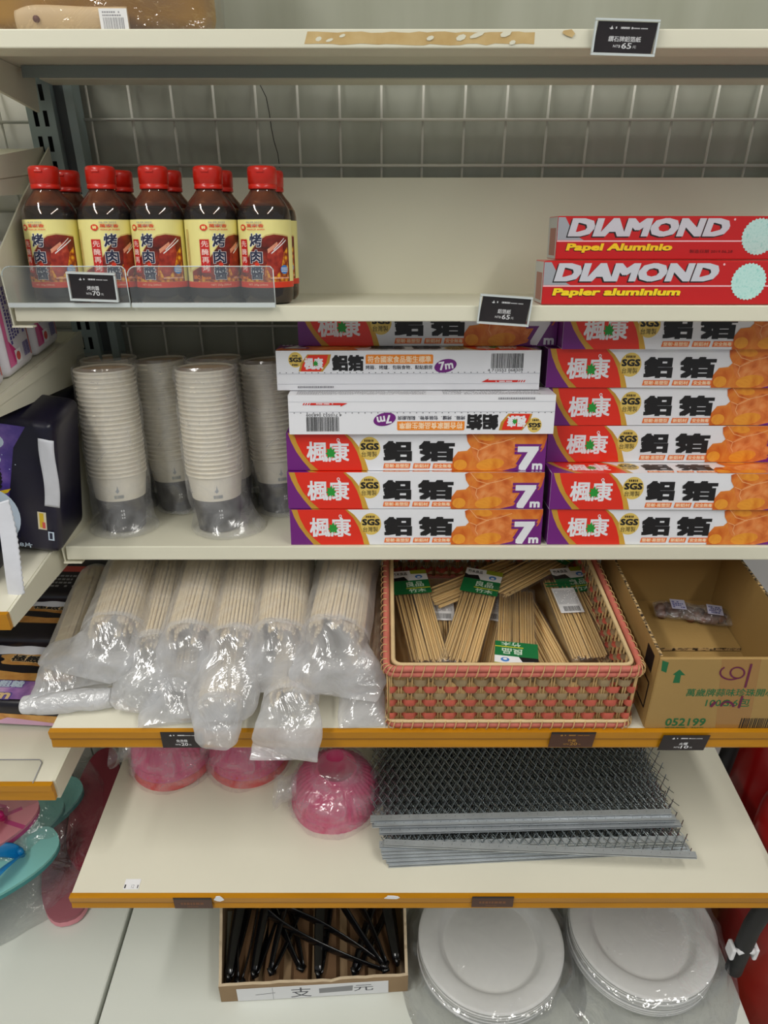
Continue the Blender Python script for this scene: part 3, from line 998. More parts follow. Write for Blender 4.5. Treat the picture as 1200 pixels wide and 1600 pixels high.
for i, (cxp, kind) in enumerate(((71.5, 'a'), (158, 'b'), (241, 'a'), (325.5, 'b'), (410, 'a'))):
    x = on_y(cxp, 282, 0.857).x
    for row, dy in ((0, 0.036), (1, 0.0928)):
        src, ch = (bott_a, ka) if kind == 'a' else (bott_b, kb)
        lab = 'red-capped sauce bottle with cream label, ' + (order[i] if row == 0 else ordb[i])
        rz = [0.03, -0.02, 0.02, 0.0, 0.0][i]
        loc = tipped(x, YF_BOT, Z_BOT, dy, 0.0006)
        if src.name not in used:
            used.add(src.name); src.location = loc; src.rotation_euler = (-TILT, 0, rz); src['label'] = lab
        else:
            copy_tree(src, lab, loc, (-TILT, 0, rz), children=ch)

# clear fences in front of the bottles
def fence(label, px0, px1):
    y = 0.7935
    x0, x1 = on_y(px0, 470, y).x, on_y(px1, 470, y).x
    h = on_y(600, 417, y).z - Z_BOT
    t = thing('shelf_fence', label, 'shelf fence', ((x0 + x1) / 2, y, Z_BOT + 0.0005), group='clear shelf fences')
    w = x1 - x0
    b = MB()
    r = 0.010
    n = 6
    pts = [(-w / 2, 0), (w / 2, 0), (w / 2, h - 0.003), (w / 2 - 0.003, h)] + [(-w / 2 + r - r * math.sin(PI / 2 * k / n), h - r + r * math.cos(PI / 2 * k / n)) for k in range(n + 1)]
    b.prism(pts, 'y', -0.0008, 0.0008, M_acrylic)
    b.build('sheet', t)
    b = MB()
    e = 0.0004
    for p, q in zip(pts[1:], pts[2:]):
        b.tube([(p[0], 0, p[1]), (q[0], 0, q[1])], 0.0006, M_acredge, 5)
    b.box(-w / 2, w / 2, -0.0022, 0.0, -0.0, 0.0045, M_acredge)
    b.build('edge', t)
    b = MB(); b.box(-w / 2, w / 2, 0.0009, 0.008, 0.0, 0.0014, M_acrylic); b.build('foot_strip', t)
    return t
fence('clear plastic fence before the two leftmost sauce bottles', 13, 203)
fence('clear plastic fence before the three right-hand sauce bottles', 206, 430)

# ------------------------------------------------------------------ red foil boxes
M_dred = mat('diamond_red', (196, 22, 24), 0.3, spec=0.5, coat=0.3)
M_foil = mat('foil_print', (190, 194, 200), 0.3, 0.6)
M_silver = mat('silver_lettering', (214, 214, 222), 0.36, 0.25)
M_yel = mat('yellow_lettering', (246, 214, 30), 0.4)
M_holo = ramp_mat('holographic_seal', [(0.3, (150, 214, 206)), (0.5, (196, 232, 226)), (0.7, (170, 222, 214))], 300, 0.3)
M_line = mat('pinkish_line', (240, 190, 196), 0.4)
def diamond(label, px, pyb, dy, text2, tw, dz):
    w, d, h = 0.31, 0.046, 0.0445
    q = tipped(0, YF_BOT, Z_BOT, dy, dz)
    x = on_y(px, pyb, q.y).x
    t = thing('foil_box', label, 'foil box', tipped(x + w / 2, YF_BOT, Z_BOT, dy + d / 2, dz), (-TILT, 0, 0), group='red foil boxes')
    b = MB()
    b.rbox(-w / 2, w / 2, -d / 2, d / 2, 0, h, 0.0009, M_dred, 1)
    a = Art(b, lambda u, v, o: (u - w / 2, -d / 2 - o, v))
    s = 0.000196
    hh = h / 222.0
    # silver corner with a slanted cut
    a.poly([(2 * s, 100 * hh), (150 * s, 100 * hh), (95 * s, 128 * hh), (40 * s, 216 * hh), (2 * s, 216 * hh)], M_foil)
    a.rect(2 * s, 92 * hh, w - 0.001, 99 * hh, M_line)
    a.text('DIAMOND', 58 * s, 118 * hh, 962 * s, 212 * hh, M_silver, 0.055, shear=0.25, shadow=(M_ink, -7 * s, -6 * hh))
    a.text(text2, 52 * s, 36 * hh, (52 + tw) * s, 84 * hh, M_yel, 0.045, shear=0.22, shadow=(M_ink, -3 * s, -3 * hh))
    a.ell(972 * s, 205 * hh, 6 * s, 6 * hh, M_line, 10)
    # notched seal
    n = 30; pts = []
    for i in range(n * 2):
        r = 1.0 if i % 2 == 0 else 0.93
        an = PI * i / n
        pts.append((1118 * s + 97 * s * r * math.cos(an), 118 * hh + 96 * hh * r * math.sin(an)))
    a.poly(pts, M_holo)
    if text2.startswith('Papel'):
        a.text('製造日期 2019.06.28', 745 * s, 34 * hh, 985 * s, 52 * hh, mat('dark_red_ink', (110, 16, 20), 0.4))
    # side face: silver with a red band
    a2 = Art(b, lambda u, v, o: (-w / 2 - o, d / 2 - u, v))
    a2.rect(0.001, 0.001, d - 0.001, h - 0.001, M_foil)
    a2.rect(0.010, 0.004, d - 0.006, h - 0.012, mat('copper_print', (150, 90, 80), 0.4))
    b.build('carton', t)
    return t
diamond('lower of two red foil boxes, yellow French lettering below silver lettering', 846, 474, 0.008, 'Papier aluminium', 708, 0.0006)
diamond('upper red foil box, yellow Spanish lettering, lying on the other', 867, 409, 0.040, 'Papel Aluminio', 600, 0.0455)

# ------------------------------------------------------------------ white, red and purple foil boxes
M_purple = mat('box_purple', (112, 24, 122), 0.36, coat=0.2)
M_fwhite = mat('box_white', (232, 233, 238), 0.36, coat=0.15)
M_fred = mat('box_red', (226, 42, 16), 0.36, coat=0.2)
M_fgold = mat('box_gold', (212, 164, 58), 0.36, rgb2=(186, 134, 40), vscale=20)
M_seal = mat('gold_seal', (226, 198, 104), 0.36, rgb2=(212, 176, 76), vscale=60)
M_leaf = mat('leaf_green', (36, 150, 52), 0.4)
M_pill = mat('pill_orange', (236, 116, 48), 0.4)
M_pill2 = mat('pill_orange_back', (240, 138, 34), 0.4)
M_chick = ramp_mat('chicken_photo', [(0.25, (160, 62, 14)), (0.42, (206, 98, 24)), (0.55, (222, 124, 44)), (0.68, (228, 150, 60)), (0.8, (190, 84, 22))], 26, 0.36, dist=1.6)
M_chick2 = ramp_mat('chicken_photo_drumstick', [(0.3, (196, 88, 26)), (0.5, (226, 130, 62)), (0.7, (236, 160, 96))], 48, 0.36, dist=1.0)
M_chick3 = ramp_mat('chicken_photo_gold', [(0.3, (214, 116, 26)), (0.6, (236, 158, 48)), (0.8, (204, 98, 26))], 40, 0.36, dist=0.8)
FW, FD, FH = 0.3105, 0.0463, 0.0463
LEAF = [(0, -0.5), (0.08, -0.3), (0.42, -0.42), (0.34, -0.16), (0.52, 0.0), (0.32, 0.08), (0.40, 0.36), (0.16, 0.24), (0.05, 0.52), (-0.14, 0.26), (-0.40, 0.34), (-0.32, 0.06), (-0.52, -0.06), (-0.30, -0.18), (-0.36, -0.44), (-0.06, -0.3)]
def draw_front(a):
    sx, sv = FW / 1150.0, FH / 152.0
    P = lambda L: [(x * sx, y * sv) for x, y in L]
    a.rect(0, 0, FW, FH, M_fwhite)
    a.poly(P([(0, 0), (0, 152), (60, 152), (80, 90), (125, 0)]), M_purple)
    a.poly(P([(8, 152), (20, 118), (42, 76), (70, 38), (104, 0), (362, 0), (352, 30), (338, 66), (318, 100), (292, 130), (262, 152)]), M_fgold)
    a.poly(P([(34, 152), (46, 112), (68, 70), (100, 32), (138, 0), (336, 0), (328, 34), (312, 76), (288, 116), (252, 152)]), M_fred)
    a.text('楓康', 88 * sx, 34 * sv, 277 * sx, 118 * sv, M_fwhite, 0.022)
    a.ell(229 * sx, 124 * sv, 7 * sx, 7 * sv, M_fwhite, 12); a.ell(229 * sx, 124 * sv, 4 * sx, 4 * sv, M_fred, 10)
    a.poly([((195 + x * 46) * sx, (72 + y * 52) * sv) for x, y in LEAF], M_leaf)
    a.ell(368 * sx, 90 * sv, 47 * sx, 47 * sv, M_seal, 30)
    a.text('SGS', 328 * sx, 84 * sv, 409 * sx, 112 * sv, M_ink, 0.045)
    a.text('台灣製', 332 * sx, 56 * sv, 400 * sx, 78 * sv, mat('dark_brown_ink', (60, 44, 20), 0.4), 0.005)
    a.tinytext(345 * sx, 117 * sv, 392 * sx, 128 * sv, mat('dark_brown_ink', (60, 44, 20), 0.4), 1, 3, 0.8)
    a.text('鋁', 427 * sx, 38 * sv, 556 * sx, 121 * sv, M_ink, 0.055)
    a.text('箔', 585 * sx, 38 * sv, 745 * sx, 121 * sv, M_ink, 0.055)
    for x0, x1, tx in ((428, 551, '堅韌·易塑型'), (560, 640, '新鋁材'), (648, 740, '安全無毒')):
        a.poly(P([(x0, 9), (x1 - 5, 9), (x1, 30), (x0 + 5, 30)]), M_pill)
        a.text(tx, (x0 + 8) * sx, 12 * sv, (x1 - 8) * sx, 27 * sv, mat('pill_cream', (250, 224, 190), 0.4), 0.02)
    a.poly(P([(735, 0), (738, 50), (760, 78), (800, 82), (816, 97), (800, 120), (795, 146), (812, 152), (1150, 152), (1150, 0)]), M_chick)
    a.poly(P([(828, 60), (818, 96), (846, 88), (900, 112), (960, 130), (1010, 118), (1040, 80), (1010, 30), (940, 8), (880, 14), (846, 40)]), M_chick2)
    a.ell(905 * sx, 26 * sv, 62 * sx, 24 * sv, M_chick3, 24, 0.15)
    a.ell(772 * sx, 24 * sv, 30 * sx, 22 * sv, M_chick3, 20)
    a.ell(880 * sx, 138 * sv, 40 * sx, 16 * sv, M_chick3, 20, -0.1)
    for L in (((820, 96), (852, 84), (905, 108), (955, 118), (1010, 135)), ((850, 84), (846, 60), (858, 44)), ((818, 152), (850, 118), (905, 104))):
        a.line(P(L), 3 * sx, mat('chicken_line', (238, 176, 120), 0.4))
    a.poly(P([(1150, 140), (1122, 96), (1080, 58), (1012, 30), (930, 0), (1150, 0)]), M_chick2)
    a.poly(P([(1150, 136), (1140, 96), (1118, 62), (1082, 36), (1030, 16), (960, 0), (1150, 0)]), M_purple)
    a.text('7', 1024 * sx, 2 * sv, 1118 * sx, 100 * sv, M_fwhite, 0.045, out=M_purple, outw=0.075)
    a.text('m', 1092 * sx, 5 * sv, 1138 * sx, 31 * sv, M_fwhite, 0.04)
def draw_back(a):
    sx, sv = FW / 1077.0, FH / 150.0
    Y = lambda y: (200 - y) * sv
    X = lambda x: (x - 28) * sx
    a.rect(0, 0, FW, FH, M_fwhite)
    a.ell(X(107), Y(84), 29 * sx, 29 * sv, M_seal, 26)
    a.text('SGS', X(82), Y(93), X(132), Y(75), M_ink, 0.05)
    a.tinytext(X(92), Y(107), X(122), Y(98), M_ink, 1, 3, 0.8)
    a.tinytext(X(95), Y(72), X(119), Y(65), M_ink, 1, 4, 0.8)
    a.poly([(X(118), Y(128)), (X(128), Y(98)), (X(156), Y(64)), (X(252), Y(64)), (X(244), Y(96)), (X(216), Y(129))], M_fgold)
    a.poly([(X(126), Y(128)), (X(136), Y(100)), (X(160), Y(67)), (X(240), Y(66)), (X(232), Y(96)), (X(206), Y(128))], M_fred)
    a.text('楓康', X(142), Y(121), X(219), Y(76), M_fwhite, 0.035)
    a.poly([(X(188 + x * 22), Y(98 - y * 24)) for x, y in LEAF], M_leaf)
    a.text('鋁箔', X(255), Y(127), X(384), Y(66), M_ink, 0.055)
    a.poly([(X(392), Y(100)), (X(392), Y(68)), (X(396), Y(65)), (X(662), Y(65)), (X(666), Y(68)), (X(666), Y(100))], M_pill2)
    a.text('符合國家食品衛生標準', X(400), Y(96), X(658), Y(70), mat('pill_cream', (250, 224, 190), 0.4), 0.02)
    a.text('烤箱．烤爐．包裝食物．黏貼廚房', X(391), Y(121), X(664), Y(105), mat('slate_ink', (70, 70, 80), 0.4), 0.012)
    a.ell(X(717), Y(108), 46 * sx, 25 * sv, M_purple, 26, 0.22)
    a.text('7m', X(690), Y(122), X(748), Y(90), M_fwhite, 0.03, rot=0.15)
    a.barcode(X(903), Y(118), X(1037), Y(62), M_ink, 3, 34)
    a.text('4 710552 068309', X(890), Y(130), X(1034), Y(120), M_ink, 0.0)
    dots = []
    x = 40
    while x < 1090:
        dots.append((X(x), Y(134.5), X(x + 4), Y(131.5))); x += 26
    a.rects(dots, mat('slate_ink', (70, 70, 80), 0.4))
    a.line([(X(30), Y(137)), (X(1103), Y(137))], 1.6 * sv, mat('fold_grey', (196, 198, 206), 0.4))
    a.line([(X(30), Y(176)), (X(1103), Y(176))], 1.2 * sv, mat('fold_grey', (196, 198, 206), 0.4))
    a.poly([(X(866), Y(170)), (X(896), Y(157)), (X(893), Y(163)), (X(1018), Y(163)), (X(1014), Y(171)), (X(898), Y(171))], M_red)
    for x in (1022, 1032, 1042):
        a.poly([(X(x - 5), Y(171)), (X(x), Y(163)), (X(x + 5), Y(163)), (X(x), Y(171))], M_red)
    a.tinytext(X(925), Y(169.5), X(992), Y(164.5), M_white, 1, 5, 0.8)
    a.tinytext(X(112), Y(191), X(272), Y(181), M_greyprint, 1, 6, 0.7)
def draw_side(a):     # the long face with small pictures and instructions
    a.rect(0, 0, FW, FH, M_fwhite)
    cols = [(120, 116, 110), (160, 110, 100), (130, 140, 140), (150, 150, 150), (140, 150, 170)]
    for i, c in enumerate(cols):
        a.ell(FW * (0.06 + 0.14 * i), FH * 0.80, FW * 0.028, FH * 0.16, mat('tiny_picture_%d' % i, c, 0.4), 14)
        a.rect(FW * (0.10 + 0.14 * i), FH * 0.88, FW * (0.15 + 0.14 * i), FH * 0.97, mat('lime_print', (196, 214, 90), 0.4))
    a.tinytext(FW * 0.03, FH * 0.10, FW * 0.52, FH * 0.55, M_greyprint, 6, 3, 0.5)
    a.tinytext(FW * 0.58, FH * 0.10, FW * 0.95, FH * 0.90, M_greyprint, 9, 4, 0.5)
t = thing('foil_carton', 'tmp', 'foil box', group='white and purple foil boxes')
b = MB()
b.rbox(-FW / 2, FW / 2, -FD / 2, FD / 2, 0, FH, 0.0006, M_fwhite, 1)
draw_front(Art(b, lambda u, v, o: (u - FW / 2, -FD / 2 - o, v), clip=(0, 0, FW, FH), step=0.00002))
draw_front(Art(b, lambda u, v, o: (u - FW / 2, -FD / 2 + v, FH + o), clip=(0, 0, FW, FH), step=0.00001, base=0.00002))
draw_back(Art(b, lambda u, v, o: (FW / 2 - u, FD / 2 + o, v), clip=(0, 0, FW, FH), step=0.00002))
draw_side(Art(b, lambda u, v, o: (u - FW / 2, FD / 2 - v, -o), clip=(0, 0, FW, FH), step=0.00001, base=0.00001))
for sgn in (-1, 1):
    a = Art(b, lambda u, v, o: (sgn * (FW / 2 + o), u - FD / 2, v))
    a.rect(0.0008, 0.0008, FD - 0.0008, FH - 0.0008, M_purple)
carton_mesh = b
carton = b.build('carton', t)
foil0 = t
HS = FH + 0.0009                                # pitch of the stack
def foil(px, pyb, level, dy, label, rz=0.0, flip=None):
    z = 0.0006 + level * HS
    if flip == 'turn':          # label side to the back
        rot, dz = (TILT, 0, PI + rz), 0
    elif flip == 'roll':        # upside down, back face to the front
        rot, dz = (PI - TILT, 0, rz), FH
    else:
        rot, dz = (-TILT, 0, rz), 0
    x = on_y(px, pyb, tipped(0, YF_CUP, Z_CUP, dy, z).y).x + FW / 2
    loc = tipped(x, YF_CUP, Z_CUP, dy + FD / 2, z + dz)
    global foil_first
    if foil_first:
        foil0.location = loc; foil0.rotation_euler = rot; foil0['label'] = label; foil_first = False
    else:
        copy_tree(foil0, label, loc, rot, children=[carton])
foil_first = True
foil(455, 850, 0, 0.004, 'bottom foil box of the left pile, red and white front', 0.004)
foil(451, 797, 1, 0.005, 'second foil box up in the left pile, red and white front', 0.0)
foil(450, 742, 2, 0.010, 'third foil box up in the left pile, under two white ones', -0.004)
foil(453, 689, 3, 0.002, 'white upside-down foil box, fourth up in the left pile', 0.006, 'roll')
foil(434, 615, 4, 0.028, 'white backward-facing foil box with barcode at right, fifth in the left pile', 0.008, 'turn')
foil(467, 549, 5, 0.060, 'top foil box of the left pile, under the shelf', 0.0)
foil(854, 852, 0, 0.004, 'bottom foil box of the right pile, beside the left pile', 0.0)
foil(858, 798, 1, 0.001, 'second foil box up in the right pile, its top showing', -0.006)
foil(853, 724, 2, 0.046, 'third foil box up in the right pile', 0.0)
foil(855, 668, 3, 0.046, 'fourth foil box up in the right pile, behind the white box end', 0.004)
foil(852, 611, 4, 0.042, 'fifth foil box up in the right pile', -0.003)
foil(877, 553, 5, 0.032, 'top foil box of the right pile, under the shelf', 0.0)

# ------------------------------------------------------------------ paper cups in bagged stacks
M_cup = mat('paper_cup', (240, 232, 214), 0.55)
M_cupshade = mat('cup_inner_shade', (214, 190, 160), 0.6)  # darker tan puts the shade inside the cup mouth into the colour
M_cupdark = mat('cup_dark_print', (74, 70, 70), 0.55)
M_cuplogo = mat('cup_logo_grey', (150, 156, 160), 0.55)
M_cupfilm = film('cup_bag_film', 0.08, 0.32, rough=0.16, gloss=0.14, scale=30, bump=0.3)
CH, CR, CB = 0.077, 0.0345, 0.0268
def cup_body(b, dark):
    th = 0.0006
    zd = 0.043
    rd = CB + (CR - CB) * zd / CH
    prof = [(CB, 0.0), (rd, zd)]
    b.lathe([(CB - 0.001, 0.0015), (CB, 0.0), (rd, zd)], M_cupdark if dark else M_cup, 40, caps=False)
    b.lathe([(rd, zd), (CR, CH - 0.003)], M_cup, 40, caps=False)
    # rolled rim
    n = 8
    b.lathe([(CR + 0.0006 + 0.0012 * math.cos(2 * PI * k / n), CH - 0.0016 + 0.0016 * math.sin(2 * PI * k / n)) for k in range(n + 1)], M_cup, 40, caps=False)
    b.lathe([(CR - 0.0004, CH - 0.003), (CB - 0.0005, 0.004)], M_cupshade, 40, caps=False)
    b.lathe([(CB - 0.0005, 0.004), (0.0001, 0.004)], M_cupshade, 40, caps=False)
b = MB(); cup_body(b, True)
a = Art(b, lambda u, v, o: ((CB + (CR - CB) * v / CH + 0.0002 + o) * math.sin(u), -(CB + (CR - CB) * v / CH + 0.0002 + o) * math.cos(u), v), strip=0.1)
a.poly([(0.16, 0.057), (0.24, 0.054), (0.32, 0.057), (0.28, 0.060), (0.26, 0.065), (0.22, 0.059)], M_cuplogo)
a.tinytext(0.10, 0.047, 0.46, 0.052, M_cuplogo, 1, 3, 0.9)
for dx, dz in ((0, 0), (0.09, 0), (0, 0.004), (0.09, 0.004)):
    a.ell(0.30 + dx, 0.020 + dz, 0.03, 0.0014, M_white, 10)
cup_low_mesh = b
cup0 = None
def cup_stack(tagname, x, dy, n, pitch, lean):
    """n nested cups; the lowest shows its dark base, the topmost its open mouth."""
    global cup0
    R = random.Random(tagname)
    rot = (-TILT, lean, 0)
    ax = Vector((math.sin(lean), ST * math.cos(lean), CT * math.cos(lean)))
    base = tipped(x, YF_CUP, Z_CUP, dy, 0.0022)
    for k in range(n):
        lab = ('bottom paper cup with dark base of the %s' if k == 0 else 'topmost open paper cup of the %s' if k == n - 1 else 'white paper cup nested inside the %s') % tagname
        p = base + ax * (k * pitch) + Vector((R.uniform(-0.0003, 0.0003), R.uniform(-0.0003, 0.0003), 0))
        if cup0 is None:
            cup0 = cup_low_mesh.build('paper_cup')
            c = cup0
        else:
            c = cup0.copy(); COL.objects.link(c)
        c.location = p
        c.rotation_euler = rot
        tag(c, lab, 'paper cup', 'paper cups of the %s' % tagname)
    return ax, base
def cup_bag(label, base, top, ax, flare, seed, skirt):
    b = MB()
    rings = []
    r0 = CR + 0.0042
    yb = Vector((0, CT, -ST))
    for z, k in ((-0.0008, 0.92 + flare), (0.004, 0.90 + flare * 1.1), (0.016, 0.86 + flare * 0.7), (0.040, 0.92 + flare * 0.3), (0.07, 1.0), (0.12, 1.01), (0.17, 1.0), (top - 0.004, 1.0), (top + 0.004, 0.97)):
        c = ax * z + skirt * max(0.0, 1 - z / 0.05)
        rings.append((c, (r0 * k, 0, 0), yb * (r0 * k * 0.97)))
    b.loft(rings, M_cupfilm, n=44, sub=7, amp=0.0020, freq=46, seed=seed, caps=False, ridge=0.6)
    o = b.build('cup_bag', loc=base)
    tag(o, label, 'plastic bag', 'clear bags around the cup stacks')
for nm, xb, dy, n, pitch, lean, flare, sk in (
        ('left front cup stack', -0.343, 0.067, 24, 0.00565, -0.004, 0.20, Vector((0.002, -0.004, 0))),
        ('centre front cup stack', -0.2175, 0.067, 24, 0.00570, -0.014, 0.30, Vector((0.014, -0.004, 0))),
        ('back cup stack at the far left', -0.360, 0.146, 22, 0.0062, -0.03, 0.05, Vector((0, 0, 0))),
        ('back cup stack left of centre', -0.288, 0.146, 22, 0.0061, -0.06, 0.08, Vector((0.004, 0, 0))),
        ('back cup stack right of centre', -0.216, 0.146, 22, 0.0062, -0.05, 0.05, Vector((0, 0, 0))),
        ('right cup stack beside the foil boxes', -0.143, 0.140, 22, 0.0061, -0.06, 0.10, Vector((0.004, -0.004, 0)))):
    ax, base = cup_stack(nm, xb, dy, n, pitch, lean)
    cup_bag('clear plastic bag around the ' + nm, base, CH + (n - 1) * pitch, ax, flare, len(nm), sk)
# ------------------------------------------------------------------ bags of disposable chopsticks
M_stick = mat('chopstick_wood', (246, 226, 186), 0.6, var=0.04, vscale=30, stretch=(20, 1, 20), each=0.06)
M_bag = film('chopstick_bag_film', 0.30, 0.52, rough=0.18, gloss=0.14, scale=14, bump=0.7)
M_bagend = film('chopstick_bag_end_film', 0.34, 0.62, rough=0.16, gloss=0.17, scale=18, bump=1.0)
SL = 0.205
b = MB()
# an unsplit pair: two square sticks side by side with a groove between
for sx in (-1, 1):
    w0, w1 = 0.0017, 0.0023
    b.loft([((sx * 0.0023, 0, 0), (w0 * 0.8, 0, 0), (0, 0, 0.0014)), ((sx * 0.0024, 0.003, 0), (w0, 0, 0), (0, 0, 0.0020)), ((sx * 0.0026, SL - 0.002, 0), (w1, 0, 0), (0, 0, 0.0026)), ((sx * 0.0026, SL, 0), (w1 * 0.8, 0, 0), (0, 0, 0.0020))], M_stick, n=8, sub=1, power=0.6)
stick_mesh = b
stick0 = None
def chopstick_bag(label, F, B, r, flap, n=24, seed=1, amp=0.0035, squash=0.86, film_m=None, sweep=1.0):
    """A bundle of chopsticks from its front end F towards B inside a long bag whose loose mouth trails through the flap rings."""
    global stick0
    F, B = Vector(F), Vector(B)
    d = (B - F).normalized()
    lat = d.cross(Vector((0, 0, 1))).normalized()
    up = lat.cross(d).normalized()
    t = thing('chopstick_bag', label, 'chopstick bag', F, group='bags of disposable chopsticks')
    R = random.Random(seed)
    rot = Matrix((lat, d, up)).transposed().to_euler()
    pos = []
    k = 0
    nr = max(8, int(PI * 1.25 * r * 0.84 / 0.0082))
    while len(pos) < n:
        # the outer layer lies side by side, the rest fills the middle
        if k < nr:
            an = math.radians(-22) + math.radians(224) * k / (nr - 1); rad = r * R.uniform(0.80, 0.87)
        elif k < nr * 1.7:
            an = R.uniform(0.1, PI - 0.1); rad = r * R.uniform(0.50, 0.62)
        else:
            an = R.uniform(0, 2 * PI); rad = r * R.uniform(0.0, 0.40)
        pos.append((rad * math.cos(an), rad * math.sin(an) * squash, an)); k += 1
    for u, v, an in pos:
        p = lat * u + up * v + d * R.uniform(0.0, 0.010)
        if stick0 is None:
            stick0 = stick_mesh.build('chopstick', t); c = stick0
        else:
            c = stick0.copy(); COL.objects.link(c); c.parent = t
        c.location = p
        q = Matrix((lat, d, up)).transposed() @ Matrix.Rotation(R.uniform(-0.015, 0.015), 3, 'Z') @ Matrix.Rotation(PI / 2 - an, 3, 'Y')
        c.rotation_euler = q.to_euler()
    b = MB()
    body = []
    for s, k in ((SL + 0.022, 0.45), (SL + 0.012, 0.95), (SL * 0.8, 1.12), (SL * 0.5, 1.10), (SL * 0.2, 1.12), (0.012, 1.12), (-0.004, 1.10)):
        body.append((d * s, lat * (r * k), up * (r * k * squash)))
    b.loft(body, film_m or M_bag, n=36, sub=7, amp=amp * 0.5, freq=46, seed=seed, caps=False, ridge=0.6, along=0.25)
    b.build('bag_body', t)
    b = MB()
    end = [(d * 0.006, lat * (r * 1.10), up * (r * squash * 1.10)), (d * -0.006, lat * (r * 1.10), up * (r * squash * 1.06))]
    for c, a, h in flap:
        c = Vector(c) - F
        prev = end[-1][0]
        dd = (c - prev).normalized()
        l2 = dd.cross(Vector((0, 0, 1)))
        l2 = lat if l2.length < 0.2 else l2.normalized()
        l2 = (l2 if l2.dot(lat) > 0 else -l2)
        l2 = (l2 * 0.5 + lat * 0.5).normalized()
        u2 = l2.cross(dd).normalized()
        u2 = u2 if u2.dot(up) > 0 or abs(u2.z) < 0.2 else -u2
        end.append((c, l2 * a, u2 * h))
    b.loft(end, M_bagend, n=44, sub=7, amp=amp * 0.80, freq=38, seed=seed + 3, caps=False, ridge=1.1, along=0.95)
    b.build('bag_mouth', t)
    return t
Z4 = Z_STK
CBG = chopstick_bag
# lower layer first
low = CBG('chopstick bag lowest at left, its rolled white end lying across the shelf corner', on_z(98, 1056, Z4 + 0.030), on_z(140, 935, Z4 + 0.030), 0.026,
    [(on_z(102, 1070, Z4 + 0.026), 0.040, 0.016), (on_z(106, 1084, Z4 + 0.022), 0.052, 0.010)], 20, 11, 0.003)
# the mouth is rolled up into a white sausage
M_roll = film('rolled_bag_film', 0.72, 0.95, rough=0.22, gloss=0.14, scale=30, bump=0.9)
b = MB()
q0, q1 = on_z(36, 1102, Z4 + 0.014) - low.location, on_z(176, 1090, Z4 + 0.014) - low.location
rr = [((q0 + (q1 - q0) * s_), (0, 0.0135 * k_, 0), (0, 0, 0.0135 * k_)) for s_, k_ in ((0, 0.55), (0.03, 0.85), (0.3, 1.0), (0.7, 1.02), (0.96, 0.92), (1.0, 0.75))]
b.loft(rr, M_roll, n=28, sub=8, amp=0.0016, freq=60, seed=4, caps=True, ridge=0.6)
b.build('rolled_end', low)
CBG('chopstick bag under others, crumpled clear end near the left shelf front', on_z(280, 1075, Z4 + 0.028), on_z(300, 930, Z4 + 0.028), 0.026,
    [(on_z(272, 1098, Z4 + 0.020), 0.034, 0.016), (on_z(262, 1120, Z4 + 0.012), 0.036, 0.011), (on_z(262, 1131, Z4 + 0.008), 0.034, 0.006)], 16, 12)
CBG('chopstick bag low in the pile, tan stick ends drooping over the gold rail', on_z(342, 1112, Z4 + 0.030), on_z(362, 960, Z4 + 0.030), 0.028,
    [(on_y(338, 1140, 0.622), 0.027, 0.018), (on_y(336, 1158, 0.616), 0.026, 0.012), (on_y(334, 1168, 0.613), 0.018, 0.006)], 20, 13)
CBG('chopstick bag low in the pile, square flat end hanging down over gold rail', on_z(455, 1098, Z4 + 0.028), on_z(470, 950, Z4 + 0.030), 0.030,
    [(on_y(452, 1122, 0.630), 0.039, 0.016), (on_y(448, 1150, 0.617), 0.041, 0.011), (on_y(444, 1176, 0.612), 0.041, 0.005), (on_y(443, 1186, 0.611), 0.040, 0.002)], 22, 14)
CBG('chopstick bag at the right of the pile, flat end beside the wicker basket', on_z(566, 1060, Z4 + 0.026), on_z(578, 900, Z4 + 0.030), 0.022,
    [(on_z(565, 1090, Z4 + 0.020), 0.028, 0.014), (on_z(566, 1120, Z4 + 0.010), 0.030, 0.008), (on_z(568, 1136, Z4 + 0.004), 0.029, 0.003)], 14, 15)
# upper layer
ZU = Z4 + 0.070
CBG('large chopstick bag at far left with a wide crumpled mouth', on_z(178, 992, ZU), on_z(212, 880, ZU - 0.004), 0.036,
    [(on_z(160, 1012, ZU - 0.004), 0.048, 0.024), (on_z(138, 1030, ZU - 0.012), 0.060, 0.020), (on_z(126, 1046, ZU - 0.020), 0.058, 0.012), (on_z(120, 1056, ZU - 0.026), 0.050, 0.006)], 26, 16, 0.006)
CBG('slim chopstick bag second from left, long twisted end reaching the shelf front', on_z(240, 1012, ZU - 0.014), on_z(272, 880, ZU - 0.010), 0.026,
    [(on_z(232, 1040, ZU - 0.020), 0.034, 0.022), (on_z(222, 1075, ZU - 0.036), 0.038, 0.016), (on_z(213, 1100, ZU - 0.050), 0.034, 0.009), (on_z(210, 1112, ZU - 0.058), 0.026, 0.004)], 20, 17, 0.0045)
CBG('chopstick bag third from left, bunched round mouth facing forward', on_z(296, 1002, ZU), on_z(326, 880, ZU), 0.033,
    [(on_z(292, 1024, ZU - 0.006), 0.037, 0.028), (on_z(288, 1050, ZU - 0.022), 0.036, 0.018), (on_z(286, 1078, ZU - 0.044), 0.030, 0.008)], 24, 18, 0.0045)
CBG('chopstick bag in the middle of the pile, long milky end trailing forward', on_z(366, 1006, ZU - 0.006), on_z(384, 880, ZU - 0.004), 0.032,
    [(on_z(358, 1040, ZU - 0.014), 0.038, 0.025), (on_z(350, 1080, ZU - 0.030), 0.044, 0.020), (on_z(346, 1112, ZU - 0.042), 0.038, 0.014), (on_z(346, 1128, ZU - 0.048), 0.030, 0.006)], 24, 19, 0.005)
